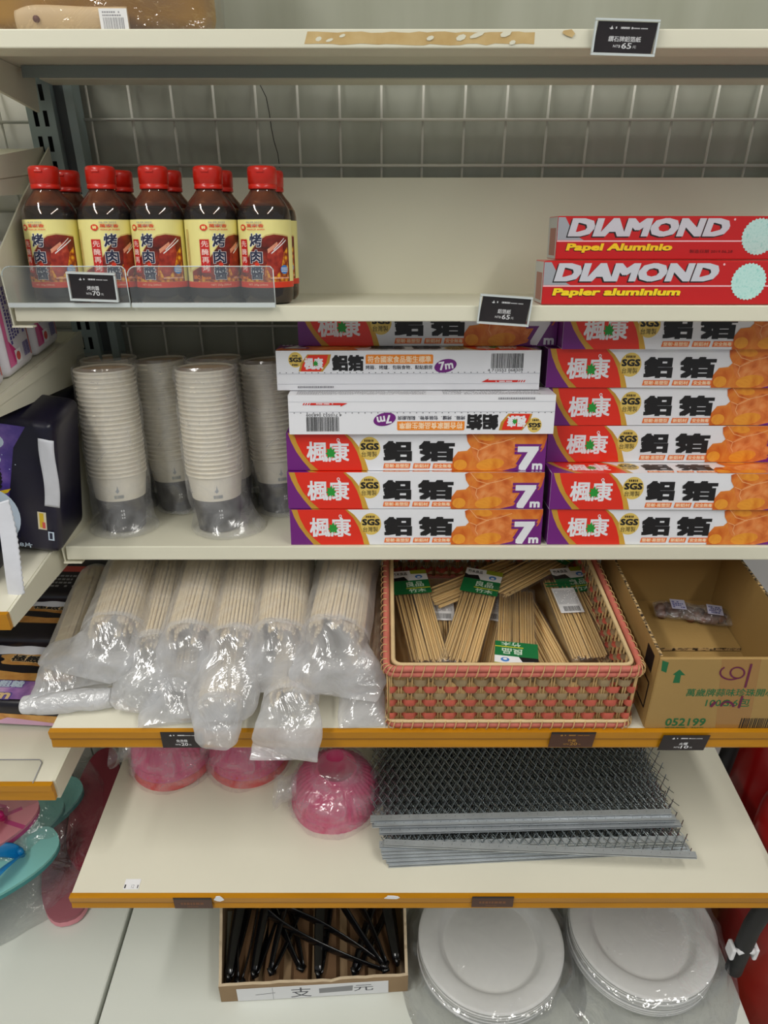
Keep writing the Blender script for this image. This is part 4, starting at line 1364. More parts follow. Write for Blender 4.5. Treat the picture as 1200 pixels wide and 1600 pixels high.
CBG('chopstick bag right of middle, pointed crumpled end above a flat one', on_z(437, 1000, ZU), on_z(450, 880, ZU), 0.034,
    [(on_z(434, 1030, ZU - 0.008), 0.040, 0.026), (on_z(432, 1056, ZU - 0.022), 0.036, 0.018), (on_z(434, 1080, ZU - 0.036), 0.024, 0.008)], 24, 20, 0.0045)
CBG('broad chopstick bag at right of the pile, wide milky mouth spreading forward', on_z(522, 1000, ZU), on_z(545, 880, ZU), 0.040,
    [(on_z(524, 1030, ZU - 0.004), 0.050, 0.028), (on_z(526, 1056, ZU - 0.014), 0.058, 0.020), (on_z(528, 1078, ZU - 0.028), 0.056, 0.010), (on_z(526, 1088, ZU - 0.034), 0.048, 0.005)], 28, 21, 0.006)

# ------------------------------------------------------------------ wicker basket
M_cane = mat('tan_cane', (200, 166, 112), 0.6, var=0.12, vscale=40)
M_cane2 = mat('pale_cane', (214, 188, 140), 0.6, var=0.1, vscale=40)
M_wpink = mat('pink_strand', (196, 92, 74), 0.55, var=0.14, vscale=60)
M_wtan = mat('khaki_strand', (154, 132, 98), 0.55, var=0.14, vscale=60)
M_rimpink = mat('pink_rim', (196, 108, 92), 0.55, var=0.12, vscale=50)
bx0, bx1, by0, by1, bz0, bz1 = 0.0065, 0.2875, 0.6435, 0.945, Z_STK + 0.0006, Z_STK + 0.0935
t = thing('wicker_basket', 'pink and tan woven basket full of bamboo skewer packs', 'basket', ((bx0 + bx1) / 2, (by0 + by1) / 2, bz0))
ox, oy = (bx0 + bx1) / 2, (by0 + by1) / 2
hw, hd, H = (bx1 - bx0) / 2, (by1 - by0) / 2, bz1 - bz0
def weave_wall(b, p0, p1, nrm, seed):
    p0, p1, nrm = Vector(p0), Vector(p1), Vector(nrm)
    L = (p1 - p0).length; d = (p1 - p0) / L
    R = random.Random(seed)
    n = int(round(L / 0.0118)); pit = L / n
    for k in range(n + 1):
        c = p0 + d * (k * pit)
        for q in (-0.0013, 0.0013):
            ln = R.uniform(-0.0022, 0.0022)
            b.tube([c + d * q + Vector((0, 0, 0.006)), c + d * (q + ln * 0.5) + nrm * R.uniform(-0.0005, 0.0005) + Vector((0, 0, H * 0.5)), c + d * (q + ln) + Vector((0, 0, H - 0.006))], 0.0011, M_cane, 5)
    rows = 6
    rh = 0.0098
    for r in range(rows):
        zc = 0.0185 + r * rh * 1.04
        ph = (r % 2) * PI
        m = M_wpink if r % 2 == 0 else M_wtan
        nu = n * 6
        def fn(u, v, zc=zc, ph=ph):
            s = u * L
            w = math.cos(PI * s / pit + ph)
            o = 0.0032 * (max(-0.75, min(0.75, 1.5 * w + 0.45))) / 0.75 + 0.0009 * math.cos((v - 0.5) * PI)
            return p0 + d * s + nrm * o + Vector((0, 0, zc + (v - 0.5) * rh * (0.92 + 0.1 * w)))
        b.grid(fn, nu, 3, m)
b = MB()
weave_wall(b, (-hw, -hd, 0), (hw, -hd, 0), (0, -1, 0), 1)
b.build('front_weave', t)
b = MB()
weave_wall(b, (hw, -hd, 0), (hw, hd, 0), (1, 0, 0), 2)
weave_wall(b, (hw, hd, 0), (-hw, hd, 0), (0, 1, 0), 3)
weave_wall(b, (-hw, hd, 0), (-hw, -hd, 0), (-1, 0, 0), 4)
b.build('side_weave', t)
def loop(w, d_, z, r=0.010):
    pts = []
    for cx, cy, a0 in ((w - r, -d_ + r, -PI / 2), (w - r, d_ - r, 0), (-w + r, d_ - r, PI / 2), (-w + r, -d_ + r, PI)):
        for k in range(5):
            a = a0 + PI / 2 * k / 4
            pts.append((cx + r * math.cos(a), cy + r * math.sin(a), z))
    return pts
def wraps(b, path, r, m, pitch, rad, slant):
    """A binding that coils around a closed rim."""
    P = [Vector(p) for p in path] + [Vector(path[0])]
    out = []
    for a, c in zip(P[:-1], P[1:]):
        L = (c - a).length
        if L < 1e-6: continue
        d = (c - a) / L
        s = d.cross(Vector((0, 0, 1)))
        n = max(1, int(L / pitch))
        for k in range(n):
            o = a + d * ((k + 0.5) * L / n)
            ring = []
            for j in range(7):
                an = -PI * 0.55 + PI * 1.1 * j / 6
                ring.append(o + d * (slant * (j / 6 - 0.5)) + s * (rad * math.cos(an)) + Vector((0, 0, 1)) * (rad * 1.25 * math.sin(an)))
            b.tube(ring, r, m, 5)
b = MB()
b.tube(loop(hw + 0.0035, hd + 0.0035, H - 0.0015), 0.0038, M_rimpink, 8, closed=True)
b.tube(loop(hw + 0.0045, hd + 0.0045, H - 0.0085), 0.0033, M_rimpink, 8, closed=True)
b.tube(loop(hw - 0.0040, hd - 0.0040, H - 0.0020), 0.0028, M_cane2, 7, closed=True)
rim_o = b.build('rim', t)
b = MB()
wraps(b, loop(hw + 0.0040, hd + 0.0040, H - 0.0050), 0.00065, M_cane, 0.0122, 0.0062, 0.007)
b.build('rim_binding', rim_o)
b = MB()
b.tube(loop(hw + 0.002, hd + 0.002, 0.0042), 0.0040, M_rimpink, 8, closed=True)
b.tube(loop(hw + 0.003, hd + 0.003, 0.0105), 0.0024, M_cane2, 7, closed=True)
wraps(b, loop(hw + 0.0025, hd + 0.0025, 0.0052), 0.0007, M_cane, 0.0122, 0.0056, 0.005)
b.build('bottom_rim', t)
b = MB()
b.box(-hw, hw, -hd, hd, 0.001, 0.003, M_cane)
b.build('woven_base', t)

# ------------------------------------------------------------------ skewer packs in the basket
M_bam = mat('bamboo', (216, 180, 118), 0.55, var=0.12, vscale=24, stretch=(30, 0.6, 30), each=0.22)
M_green = mat('card_green', (22, 116, 62), 0.45)
M_olive = mat('card_olive', (150, 160, 40), 0.45)
M_pack = film('skewer_sleeve_film', 0.02, 0.06, rough=0.12, gloss=0.06, scale=40, bump=0.5)
KL = 0.158
b = MB()
b.tube([(0, 0, 0), (0, KL * 0.95, 0), (0, KL, 0)], [0.0014, 0.0014, 0.0003], M_bam, 6)
skewer_mesh = b
NSK = 20
def skewer_pack(label, F, B, header='far', blabel=False, roll=0.0, lift=0.0, first=False, fan=1.0):
    F, B = Vector(F), Vector(B)
    d = (B - F).normalized()
    lat = d.cross(Vector((0, 0, 1))).normalized()
    up = lat.cross(d).normalized()
    rot = Matrix((lat, d, up)).transposed().to_euler()
    if header == 'near':
        F = F + d * KL
        rot = Matrix((-lat, -d, up)).transposed().to_euler()
    t = thing('skewer_pack', label, 'skewer pack', F, rot, group='bamboo skewer packs in the basket')
    return t
def fill_pack(t, seed, header=True, blabel=False):
    global skewer0
    R = random.Random(seed)
    W = 0.046
    for k in range(NSK):
        u = -W / 2 + W * (k + 0.5) / NSK
        z = 0.0016 + (0.0026 if k % 3 == 1 else 0.0006 * (k % 2))
        if skewer0 is None:
            skewer0 = skewer_mesh.build('skewer', t); c = skewer0
        else:
            c = skewer0.copy(); COL.objects.link(c); c.parent = t
        c.location = (u + R.uniform(-0.0006, 0.0006), R.uniform(-0.002, 0.004), z)
        c.rotation_euler = (0, R.uniform(0, 6), R.uniform(-0.012, 0.012))
    b = MB()
    b.loft([((0, -0.006, 0.002), (W / 2 + 0.003, 0, 0), (0, 0, 0.0012)), ((0, 0.004, 0.0025), (W / 2 + 0.003, 0, 0), (0, 0, 0.0046)), ((0, KL * 0.5, 0.0025), (W / 2 + 0.0025, 0, 0), (0, 0, 0.005)), ((0, KL + 0.004, 0.0025), (W / 2 + 0.003, 0, 0), (0, 0, 0.0045)), ((0, KL + 0.016, 0.0022), (W / 2 + 0.003, 0, 0), (0, 0, 0.001))], M_pack, n=20, sub=3, amp=0.0006, freq=70, seed=seed, power=0.7, caps=False)
    b.build('sleeve', t)
    if header:
        b = MB()
        b.box(-W / 2 - 0.003, W / 2 + 0.003, KL - 0.030, KL + 0.022, 0.0080, 0.0086, M_green)
        a = Art(b, lambda u, v, o: (u - W / 2 - 0.003, KL - 0.030 + v, 0.0086 + o))
        w, h = W + 0.006, 0.052
        a.rect(0, h * 0.56, w, h, M_white)
        a.poly([(0, h * 0.56), (w * 0.45, h * 0.56), (w * 0.36, h * 0.74), (w * 0.1, h * 0.70), (0, h * 0.76)], M_ink)
        a.poly([(w * 0.55, h), (w, h), (w, h * 0.82), (w * 0.56, h * 0.84)], M_olive)
        a.text('竹木良品', w * 0.06, h * 0.80, w * 0.46, h * 0.93, M_ink, 0.02)
        a.ell(w * 0.76, h * 0.70, w * 0.10, h * 0.08, M_blue, 16); a.ell(w * 0.76, h * 0.68, w * 0.05, h * 0.04, M_white, 10)
        a.text('良品', w * 0.36, h * 0.27, w * 0.84, h * 0.50, mat('card_pale', (206, 226, 206), 0.45), 0.02)
        a.rect(w * 0.34, h * 0.20, w, h * 0.23, mat('card_yellow', (226, 214, 60), 0.45))
        a.text('竹木', w * 0.40, h * 0.03, w * 0.86, h * 0.18, mat('card_pale', (206, 226, 206), 0.45), 0.02)
        b.build('header_card', t)
    if blabel:
        b = MB()
        b.box(-0.016, 0.016, KL - 0.078, KL - 0.026, 0.0080, 0.0084, M_label)
        a = Art(b, lambda u, v, o: (u - 0.016, KL - 0.078 + v, 0.0084 + o))
        a.tinytext(0.002, 0.018, 0.030, 0.048, M_greyprint, 12, seed, 0.45)
        a.barcode(0.006, 0.003, 0.028, 0.013, M_ink, seed, 24)
        a.rects([(-0.006, 0.056, 0.036, 0.059), (-0.006, 0.062, 0.036, 0.065)], M_green)
        b.build('back_label', t)
skewer0 = None
ZK = Z_STK + 0.012
PK = [
    ('skewer pack lying across the back of the basket', (672, 940), (760, 905), 0.030, 0.030, 'far', False, False),
    ('skewer pack low between the two left packs, white label showing', (694, 1046), (690, 930), 0.004, 0.020, 'far', False, True),
    ('skewer pack low beside the middle, grey label showing', (762, 1044), (786, 925), 0.006, 0.020, 'far', False, True),
    ('skewer pack along the right wall of the basket', (964, 1036), (884, 895), 0.014, 0.032, 'far', True, False),
    ('skewer pack in the middle right, bare sticks pointing up left', (866, 1050), (806, 935), 0.010, 0.016, 'far', False, False),
    ('skewer pack at the back with small white and green card', (772, 925), (842, 888), 0.040, 0.034, 'far', True, False),
    ('leftmost skewer pack with green header card, against the basket corner', (672, 1036), (638, 905), 0.026, 0.034, 'far', True, False),
    ('skewer pack second from left with green header card', (716, 1036), (757, 900), 0.026, 0.040, 'far', True, False),
    ('skewer pack right of centre with a printed label near its far end', (922, 1030), (862, 890), 0.024, 0.034, 'far', False, True),
    ('skewer pack in the middle turned round, green header at the basket rim', (806, 1036), (806, 915), 0.046, 0.036, 'near', True, False),
]
for i, (lab, f, bk, zf, zbk, hd_, hdr, bl) in enumerate(PK):
    t = skewer_pack(lab, on_z(f[0], f[1], ZK + zf), on_z(bk[0], bk[1], ZK + zbk), hd_)
    fill_pack(t, 30 + i, hdr, bl)

# ------------------------------------------------------------------ cardboard carton with two packets
M_card = mat('cardboard', (166, 134, 78), 0.75, var=0.05, vscale=8, bump=0.15, bscale=200)
M_cardedge = ramp_mat('cardboard_edge', [(0.42, (40, 28, 18)), (0.58, (190, 160, 110))], 260, 0.8)
M_cgreen = mat('carton_green_ink', (22, 104, 60), 0.6)
M_plum = mat('plum_marker', (104, 18, 66), 0.5)
M_ptape = mat('packing_tape', (160, 118, 62), 0.25, coat=0.3)
cx0, cx1, cy0, cy1 = 0.3085, 0.482, 0.6385, 0.880
czh = 0.108
t = thing('carton', 'open brown cardboard carton with green lettering on the shelf right end', 'cardboard box', ((cx0 + cx1) / 2, (cy0 + cy1) / 2, Z_STK + 0.0006))
w2, d2 = (cx1 - cx0) / 2, (cy1 - cy0) / 2
th = 0.0040
b = MB()
b.rbox(-w2, w2, -d2, -d2 + th, 0, czh, 0.0012, M_card, 1)
a = Art(b, lambda u, v, o: (u - w2, -d2 - o, v))
W = 2 * w2
# front photo frame: 1003..1200 px of a wall that runs on past the picture edge
def FWL(px, py):
    p = on_y(px, py, cy0); return (p.x - cx0, max(0.001, min(czh - 0.001, p.z - Z_STK - 0.0006)))
P = lambda L: [FWL(*q) for q in L]
a.poly(P([(1116, 1142), (1168, 1142), (1190, 1030), (1128, 1030)]), M_ptape)
a.poly(P([(1051, 1067), (1062, 1067), (1064, 1055), (1071, 1055), (1062, 1046), (1051, 1054), (1055, 1055)]), M_cgreen)
a.poly(P([(1033, 1048), (1041, 1051), (1045, 1035), (1035, 1032)]), M_cgreen)
def T(s_, x0, y0, x1, y1, m, bold):
    p, q = FWL(x0, y1), FWL(x1, y0); a.text(s_, p[0], p[1], q[0], q[1], m, bold)
T('萬歲牌蒜味珍珠開心果', 1071, 1076, 1229, 1088, M_cgreen, 0.012)
T('100G.6包', 1101, 1091, 1174, 1104, M_cgreen, 0.01)
T('052199', 1038, 1122, 1104, 1134, M_cgreen, 0.02)
T('保存期限：360天', 1037, 1135.5, 1100, 1141.5, M_cgreen, 0.015)
p, q = FWL(1153, 1139), FWL(1222, 1122)
a.barcode(p[0], p[1], q[0], q[1], M_ink, 9, 26)
# felt-pen figure 9 and strokes
def arc(cx, cy, rx, ry, a0, a1, n=14):
    return P([(cx + rx * math.cos(a0 + (a1 - a0) * k / n), cy - ry * math.sin(a0 + (a1 - a0) * k / n)) for k in range(n + 1)])
mm = 0.00072
a.line(arc(1152, 1051, 11, 8.5, 0, 2 * PI, 20), 2.8 * mm, M_plum)
a.line(arc(1142, 1051, 17, 10.5, PI * 0.70, PI * 1.72), 2.8 * mm, M_plum)
a.line(P([(1174, 1037), (1164, 1074)]), 3.6 * mm, M_plum)
a.line(P([(1160, 1087), (1154, 1106)]), 3.6 * mm, M_plum)
a.line(arc(1136, 1105, 10, 9, 0.1, PI - 0.2), 4 * mm, M_plum)
a.line(P([(1110, 1104), (1118, 1096)]), 5 * mm, M_plum)
b.build('front_wall', t)
b = MB()
b.box(-w2, -w2 + th, -d2 + th, d2, 0, czh, M_card)
b.box(w2 - th, w2, -d2 + th, d2, 0, czh, M_card)
b.box(-w2, w2, d2, d2 + th, 0, czh, M_card)
for x0 in (-w2, w2 - th):
    b.box(x0 + 0.0003, x0 + th - 0.0003, -d2 + th, d2, czh, czh + 0.0006, M_cardedge)
a = Art(b, lambda u, v, o: (-w2 - o, d2 - u, v))
D = 2 * d2
a.rect(D - 0.040, 0.072, D - 0.016, 0.098, M_ink)
a.line([(D - 0.055, 0.02), (D - 0.015, 0.02), (D - 0.015, 0.058), (D - 0.055, 0.058), (D - 0.055, 0.02)], 0.003, M_ink)
b.build('side_wall', t)
b = MB()
b.box(-w2 + th, w2 - th, -d2 + th, d2, 0.0, 0.003, M_card)
b.build('bottom', t)
b = MB()
yfl = on_z(1100, 1012, Z_STK + 0.010).y - (cy0 + cy1) / 2
b.box(-w2 + th + 0.001, w2 - th - 0.001, yfl, d2 - 0.001, 0.0050, 0.0090, M_card)
b.box(-w2 + th + 0.001, w2 - th - 0.001, yfl - 0.0006, yfl, 0.0048, 0.0090, M_cardedge)
b.build('inner_flap', t)

M_nut = ramp_mat('dark_nut_sweets', [(0.3, (44, 20, 16)), (0.5, (96, 48, 34)), (0.75, (150, 96, 72))], 70, 0.35, bump=0.6)
M_pfilm = film('packet_film', 0.06, 0.26, rough=0.08, gloss=0.2, scale=60, bump=0.9)
def packet(label, px, py, rz, L, seed, lab):
    p = on_z(px, py, Z_STK + 0.010)
    t = thing('sweet_packet', label, 'packet', (p.x, p.y, Z_STK + 0.0096), (0, 0, rz), group='small packets in the carton')
    R = random.Random(seed)
    b = MB()
    for k in range(9):
        x = -L * 0.36 + L * 0.72 * (k % 5) / 4 + R.uniform(-0.003, 0.003)
        y = R.uniform(-0.009, 0.009); r = R.uniform(0.0065, 0.0095)
        b.lathe([(0.0001, 0.0012), (r * 0.7, 0.002), (r, r * 0.9), (r * 0.7, r * 1.55), (0.0001, r * 1.8)], M_nut, 12, x, y, 0.85)
    b.build('filling', t)
    b = MB()
    b.loft([((-L / 2, 0, 0.008), (0, 0.016, 0), (0, 0, 0.0008)), ((-L * 0.40, 0, 0.009), (0, 0.017, 0), (0, 0, 0.007)), ((0, 0, 0.0105), (0, 0.019, 0), (0, 0, 0.0095)), ((L * 0.40, 0, 0.009), (0, 0.016, 0), (0, 0, 0.007)), ((L / 2, 0, 0.007), (0, 0.014, 0), (0, 0, 0.0008))], M_pfilm, n=20, sub=5, amp=0.0012, freq=90, seed=seed, caps=False, ridge=0.5)
    b.build('wrapper', t)
    b = MB()
    b.box(-L * 0.16 + lab, L * 0.14 + lab, -0.012, 0.010, 0.0208, 0.0212, mat('packet_label', (190, 190, 214), 0.4))
    a = Art(b, lambda u, v, o: (u, v, 0.0212 + o))
    a.tinytext(-L * 0.13 + lab, -0.009, L * 0.11 + lab, 0.007, mat('packet_ink', (60, 64, 140), 0.4), 4, seed, 0.6)
    b.build('packet_label', t)
packet('left of two dark sweet packets in the carton, squarish white label', 1058, 962, -0.15, 0.066, 5, -0.002)
packet('right of two dark sweet packets in the carton, label near top', 1108, 970, -0.25, 0.068, 8, 0.004)
# ------------------------------------------------------------------ pink bowls in bags on the grill shelf
M_pink = mat('pink_plastic', (208, 62, 114), 0.4, spec=0.4)
M_redp = mat('red_plastic', (214, 40, 36), 0.4)
M_bowlfilm = film('bowl_bag_film', 0.05, 0.34, rough=0.10, gloss=0.14, scale=34, bump=0.8)
def bowl_mesh(m):
    b = MB()
    R_, Hh = 0.0600, 0.056
    prof = []
    for k in range(11):
        s = k / 10.0
        r = R_ - (R_ - 0.031) * (s ** 2.2)
        prof.append((r, s * Hh * 0.80))
    rip = lambda a, i: 1.0 + (0.012 * math.cos(a * 44) if 1 < i < 10 else 0.0)
    b.lathe([(R_ + 0.002, 0.0005), (R_ + 0.002, 0.003)] + prof[1:] + [(0.0300, Hh * 0.82), (0.0290, Hh * 0.97), (0.0275, Hh), (0.0255, Hh), (0.0245, Hh * 0.92), (0.0001, Hh * 0.90)], m, 176, ripple=lambda a, i: 1.0 + (0.018 * math.cos(a * 44) if 2 < i < 11 else 0.0))
    return b
bowl0 = None
def bowl_stack(where, x, y, cols, tilt, seed, skew):
    global bowl0
    n = len(cols)
    for k, c in enumerate(cols):
        lab = '%s bowl upside down, %s' % ('red plastic' if c else 'pink ribbed', (('topmost' if k == n - 1 else 'lowest' if k == 0 else 'middle') + ' of the stack ' + where))
        if bowl0 is None:
            bowl0 = bowl_mesh(M_pink).build('plastic_bowl'); o = bowl0
        elif c:
            o = bowl_mesh(M_redp).build('plastic_bowl')
        else:
            o = bowl0.copy(); COL.objects.link(o)
        o.location = (x + skew[0] * k, y + skew[1] * k, Z_MSH + 0.0010 + 0.0135 * k)
        o.rotation_euler = (tilt[0], tilt[1], 0)
        tag(o, lab, 'bowl', 'plastic bowls on the grill shelf')
    b = MB()
    top = 0.056 + 0.0135 * (n - 1)
    rings = []
    for z, r in ((0.0008, 0.0665), (0.010, 0.0670), (0.024, 0.0650), (0.04, 0.0595), (top - 0.012, 0.045), (top + 0.004, 0.034), (top + 0.008, 0.012)):
        rings.append(((skew[0] * z * 20, skew[1] * z * 20 - 0.004 * (1 - z / top), z), (r, 0, 0), (0, r * 0.98, 0)))
    b.loft(rings, M_bowlfilm, n=48, sub=6, amp=0.0040, freq=32, seed=seed, caps=False, ridge=0.5)
    # loose gathered mouth of the bag
    b.loft([((-0.050, -0.010, 0.040), (0.0, 0.018, 0.0), (0, 0, 0.022)), ((-0.066, -0.014, 0.034), (0.0, 0.020, 0), (0, 0, 0.016)), ((-0.082, -0.016, 0.030), (0, 0.026, 0), (0, 0, 0.020))], M_bowlfilm, n=28, sub=6, amp=0.004, freq=50, seed=seed + 4, caps=False, ridge=0.6)
    o = b.build('bowl_bag', loc=(x, y, Z_MSH + 0.0008))
    tag(o, 'crinkled clear plastic bag over the bowl stack ' + where, 'plastic bag', 'clear bags around the bowls')
bowl_stack('beside the wire grills', -0.070, 0.722, (0, 0), (0.10, 0.06), 3, (0.001, 0.003))
bowl_stack('under the drooping chopstick bags', -0.205, 0.800, (1, 0, 0), (0.05, 0.0), 5, (0.0, 0.003))
bowl_stack('at the far left', -0.318, 0.795, (1, 0, 0), (0.03, -0.06), 7, (0.0, 0.003))

# ------------------------------------------------------------------ wire grills
M_zinc = mat('galvanised_steel', (196, 202, 206), 0.32, 0.55, var=0.1, vscale=30)
M_slotshade = mat('rail_slot_shade', (44, 50, 54), 0.5, 0.3)  # near-black filling, painted shade for the gap in each rail
M_netwire = mat('galvanised_wire', (160, 168, 170), 0.26, 0.95)
GW, GD = 0.402, 0.265
def grill_rail(b):
    pass
b = MB()
# folded channel rail: lips above and below a dark slot
b.box(-GW / 2, GW / 2, 0.0, 0.0085, 0.0, 0.0006, M_zinc)
b.box(-GW / 2, GW / 2, 0.0, 0.0085, 0.0030, 0.0036, M_zinc)
b.box(-GW / 2, GW / 2, -0.0004, 0.0003, 0.0, 0.0013, M_zinc)
b.box(-GW / 2, GW / 2, 0.002, 0.0082, 0.0007, 0.0029, M_slotshade)
rail_mesh = b
b = MB()
pit = 0.0122
n = int(GW / pit)
slope = 0.62                 # sideways run per unit depth of one strand
for k in range(-int(GD * slope / pit) - 1, n + 1):
    for sgn in (1, -1):
        x_at = (lambda y: -GW / 2 + k * pit + y * slope) if sgn > 0 else (lambda y: GW / 2 - k * pit - y * slope)
        ys = [0.004 + (GD - 0.008) * q / 24 for q in range(25)]
        run = []
        for q, y in enumerate(ys):
            x = x_at(y)
            zz = 0.0018 + (0.0016 if (q % 2 == 0) == (sgn > 0) else -0.0004)
            if -GW / 2 <= x <= GW / 2:
                run.append((x, y, zz))
        if len(run) > 1:
            b.tube(run, 0.00062, M_netwire, 4, caps=False, smooth=False)
net_mesh = b
rail0 = net0 = None
GR = [  # bottom to top: left front corner x, y, turn
    (0.006, 0.612, 0.055), (0.003, 0.615, 0.050), (-0.002, 0.618, 0.046), (-0.003, 0.620, 0.040), (-0.004, 0.622, 0.036), (-0.006, 0.626, 0.020),
    (0.000, 0.626, -0.046), (-0.006, 0.640, 0.030), (-0.016, 0.648, 0.026), (-0.013, 0.645, 0.024), (-0.018, 0.650, 0.026)]
gname = ['lowest', 'second lowest', 'third up', 'fourth up', 'fifth up', 'sixth up', 'askew seventh, its front rail swung nearest the shelf edge', 'eighth up', 'ninth up', 'second from top', 'topmost']
for k, (gx, gy, rz) in enumerate(GR):
    c, s = math.cos(rz), math.sin(rz)
    t = thing('wire_grill', '%s in the pile of galvanised wire grills' % gname[k] if k != 6 else 'askew galvanised wire grill, its front rail swung nearest the shelf edge', 'grill net', (gx + GW / 2 * c, gy + GW / 2 * s, Z_MSH + 0.0006 + k * 0.0040), (0, 0, rz), group='galvanised wire grills')
    if rail0 is None:
        rail0 = rail_mesh.build('end_rail', t); net0 = net_mesh.build('wire_net', t)
        r2 = rail0.copy(); COL.objects.link(r2); r2.parent = t
    else:
        r1 = rail0.copy(); COL.objects.link(r1); r1.parent = t
        r2 = rail0.copy(); COL.objects.link(r2); r2.parent = t
        n0 = net0.copy(); COL.objects.link(n0); n0.parent = t
    r2.location = (0, GD, 0); r2.rotation_euler = (0, 0, PI)

# ------------------------------------------------------------------ bagged paper plates on the base
M_plate = mat('white_plate', (232, 232, 230), 0.45, coat=0.15)
M_platefilm = film('plate_bag_film', 0.0, 0.10, rough=0.06, gloss=0.20, scale=20, bump=1.0)
PR = 0.1065
b = MB()
flute = lambda a, i: 1.0 + (0.004 * math.cos(a * 60) if i >= 4 else 0)
b.lathe([(0.0001, 0.0012), (0.066, 0.0012), (0.0690, 0.0006), (0.0705, 0.0020), (0.0750, 0.0120), (0.0810, 0.0160), (0.0900, 0.0172), (0.101, 0.0182), (PR - 0.001, 0.0176), (PR, 0.0150), (0.102, 0.0166), (0.0810, 0.0146), (0.0740, 0.0100), (0.0690, 0.0), (0.0001, 0.0)], M_plate, 72)
plate_mesh = b
plate0 = None
def plate_stack(where, px, py, z_top, n, seed):
    global plate0
    c = on_z(px, py, Z_BASE + z_top)
    pit = 0.0042
    R = random.Random(seed)
    z0 = 0.030
    for k in range(n):
        if plate0 is None:
            plate0 = plate_mesh.build('paper_plate'); o = plate0
        else:
            o = plate0.copy(); COL.objects.link(o)
        o.location = (c.x + R.uniform(-0.001, 0.001), c.y + R.uniform(-0.001, 0.001), Z_BASE + 0.0012 + k * pit)
        o['label'] = ('topmost white paper plate of the stack ' if k == n - 1 else 'white paper plate lower down in the stack ') + where
        tag(o, None, 'plate', 'white paper plates ' + where)
    top = n * pit + 0.017
    b = MB()
    r = PR + 0.006
    b.loft([((0, -0.012, 0.0006), (r * 1.20, 0, 0), (0, r * 1.25, 0)), ((0, -0.008, 0.006), (r * 1.14, 0, 0), (0, r * 1.18, 0)), ((0, -0.004, top * 0.5), (r * 1.07, 0, 0), (0, r * 1.08, 0)), ((0, 0, top), (r * 1.01, 0, 0), (0, r * 1.01, 0)), ((0, 0, top + 0.003), (r * 0.8, 0, 0), (0, r * 0.8, 0)), ((0, 0, top + 0.002), (r * 0.1, 0, 0), (0, r * 0.1, 0))], M_platefilm, n=56, sub=5, amp=0.0055, freq=30, seed=seed, power=0.85, caps=True, ridge=0.8)
    o = b.build('plate_bag', loc=(c.x, c.y, Z_BASE + 0.0006))
    tag(o, 'clear crinkled bag around the plate stack ' + where, 'plastic bag', 'clear bags around the plates')
plate_stack('beside the tong box', 766, 1468, 0.045, 8, 2)
plate_stack('next to the fire extinguisher', 1003, 1448, 0.050, 9, 4)

# ------------------------------------------------------------------ torn box of tongs
M_oldcard = mat('old_cardboard', (150, 124, 92), 0.8, var=0.12, vscale=14)
M_torn = mat('torn_edge', (206, 186, 156), 0.9, var=0.12, vscale=50)
M_paper = mat('paper_strip', (226, 226, 228), 0.7)
fl = on_z(346, 1566, Z_BASE); fr = on_z(637, 1549, Z_BASE); bl = on_z(331, 1424, Z_BASE + 0.075)
wbox = (fr - fl).length
ang = math.atan2(fr.y - fl.y, fr.x - fl.x)
dbox = 0.135
hbox = 0.070
t = thing('tong_box', 'torn cardboard box with handwritten paper strip, holding black tongs', 'cardboard box', (fl.x, fl.y, Z_BASE + 0.0006), (0, 0, ang))
def torn_wall(b, p0, p1, h0, h1, nrm, seed, thick=0.004, dip=None):
    p0, p1 = Vector(p0), Vector(p1); R = random.Random(seed)
    n = 22; nrm = Vector(nrm) * thick
    V = []; F = []
    for k in range(n + 1):
        s = k / n
        base = p0 + (p1 - p0) * s
        h = h0 + (h1 - h0) * s + R.uniform(-0.0012, 0.0012)
        if dip and dip[0] < s < dip[1]: h -= R.uniform(0.002, 0.006)
        V += [base, base + nrm, base + nrm + Vector((0, 0, h)), base + Vector((0, 0, h))]
    for k in range(n):
        o = k * 4; q = o + 4
        F += [(o, q, q + 3, o + 3), (o + 1, o + 2, q + 2, q + 1)]
    b.add(V, F, M_oldcard)
    b.add(V, [(k * 4 + 3, k * 4 + 7, k * 4 + 6, k * 4 + 2) for k in range(n)], M_torn)
    b.add(V, [(0, 3, 2, 1), (n * 4, n * 4 + 1, n * 4 + 2, n * 4 + 3)], M_oldcard)
b = MB()
hf = 0.040
torn_wall(b, (0, 0, 0), (wbox, 0, 0), hf, hf, (0, 1, 0), 3, dip=(0.45, 0.6))
torn_wall(b, (0, 0.004, 0), (-0.012, dbox, 0), hf, hbox, (1, 0, 0), 4)
torn_wall(b, (wbox - 0.004, 0.004, 0), (wbox + 0.002, dbox, 0), hf, hbox, (1, 0, 0), 5)
torn_wall(b, (-0.012, dbox, 0), (wbox + 0.006, dbox, 0), hbox, hbox, (0, 1, 0), 6)
b.box(0, wbox, 0.004, dbox, 0.0, 0.003, M_oldcard)
b.build('box_walls', t)
b = MB()
b.box(0.024, wbox - 0.028, -0.0008, -0.0003, 0.001, 0.031, M_paper)
a = Art(b, lambda u, v, o: (0.024 + u, -0.0008 - o, 0.001 + v))
W = wbox - 0.052
M_pencil = mat('pencil', (78, 78, 84), 0.6)
a.line([(W * 0.12, 0.0135), (W * 0.25, 0.0165)], 0.0011, M_pencil)
a.text('支', W * 0.35, 0.002, W * 0.49, 0.026, M_pencil, 0.0)
a.poly([(W * 0.54, 0.009), (W * 0.76, 0.011), (W * 0.765, 0.024), (W * 0.54, 0.021)], mat('blanked_patch', (140, 140, 142), 0.7))
a.text('元', W * 0.77, 0.009, W * 0.90, 0.024, M_pencil, 0.0)
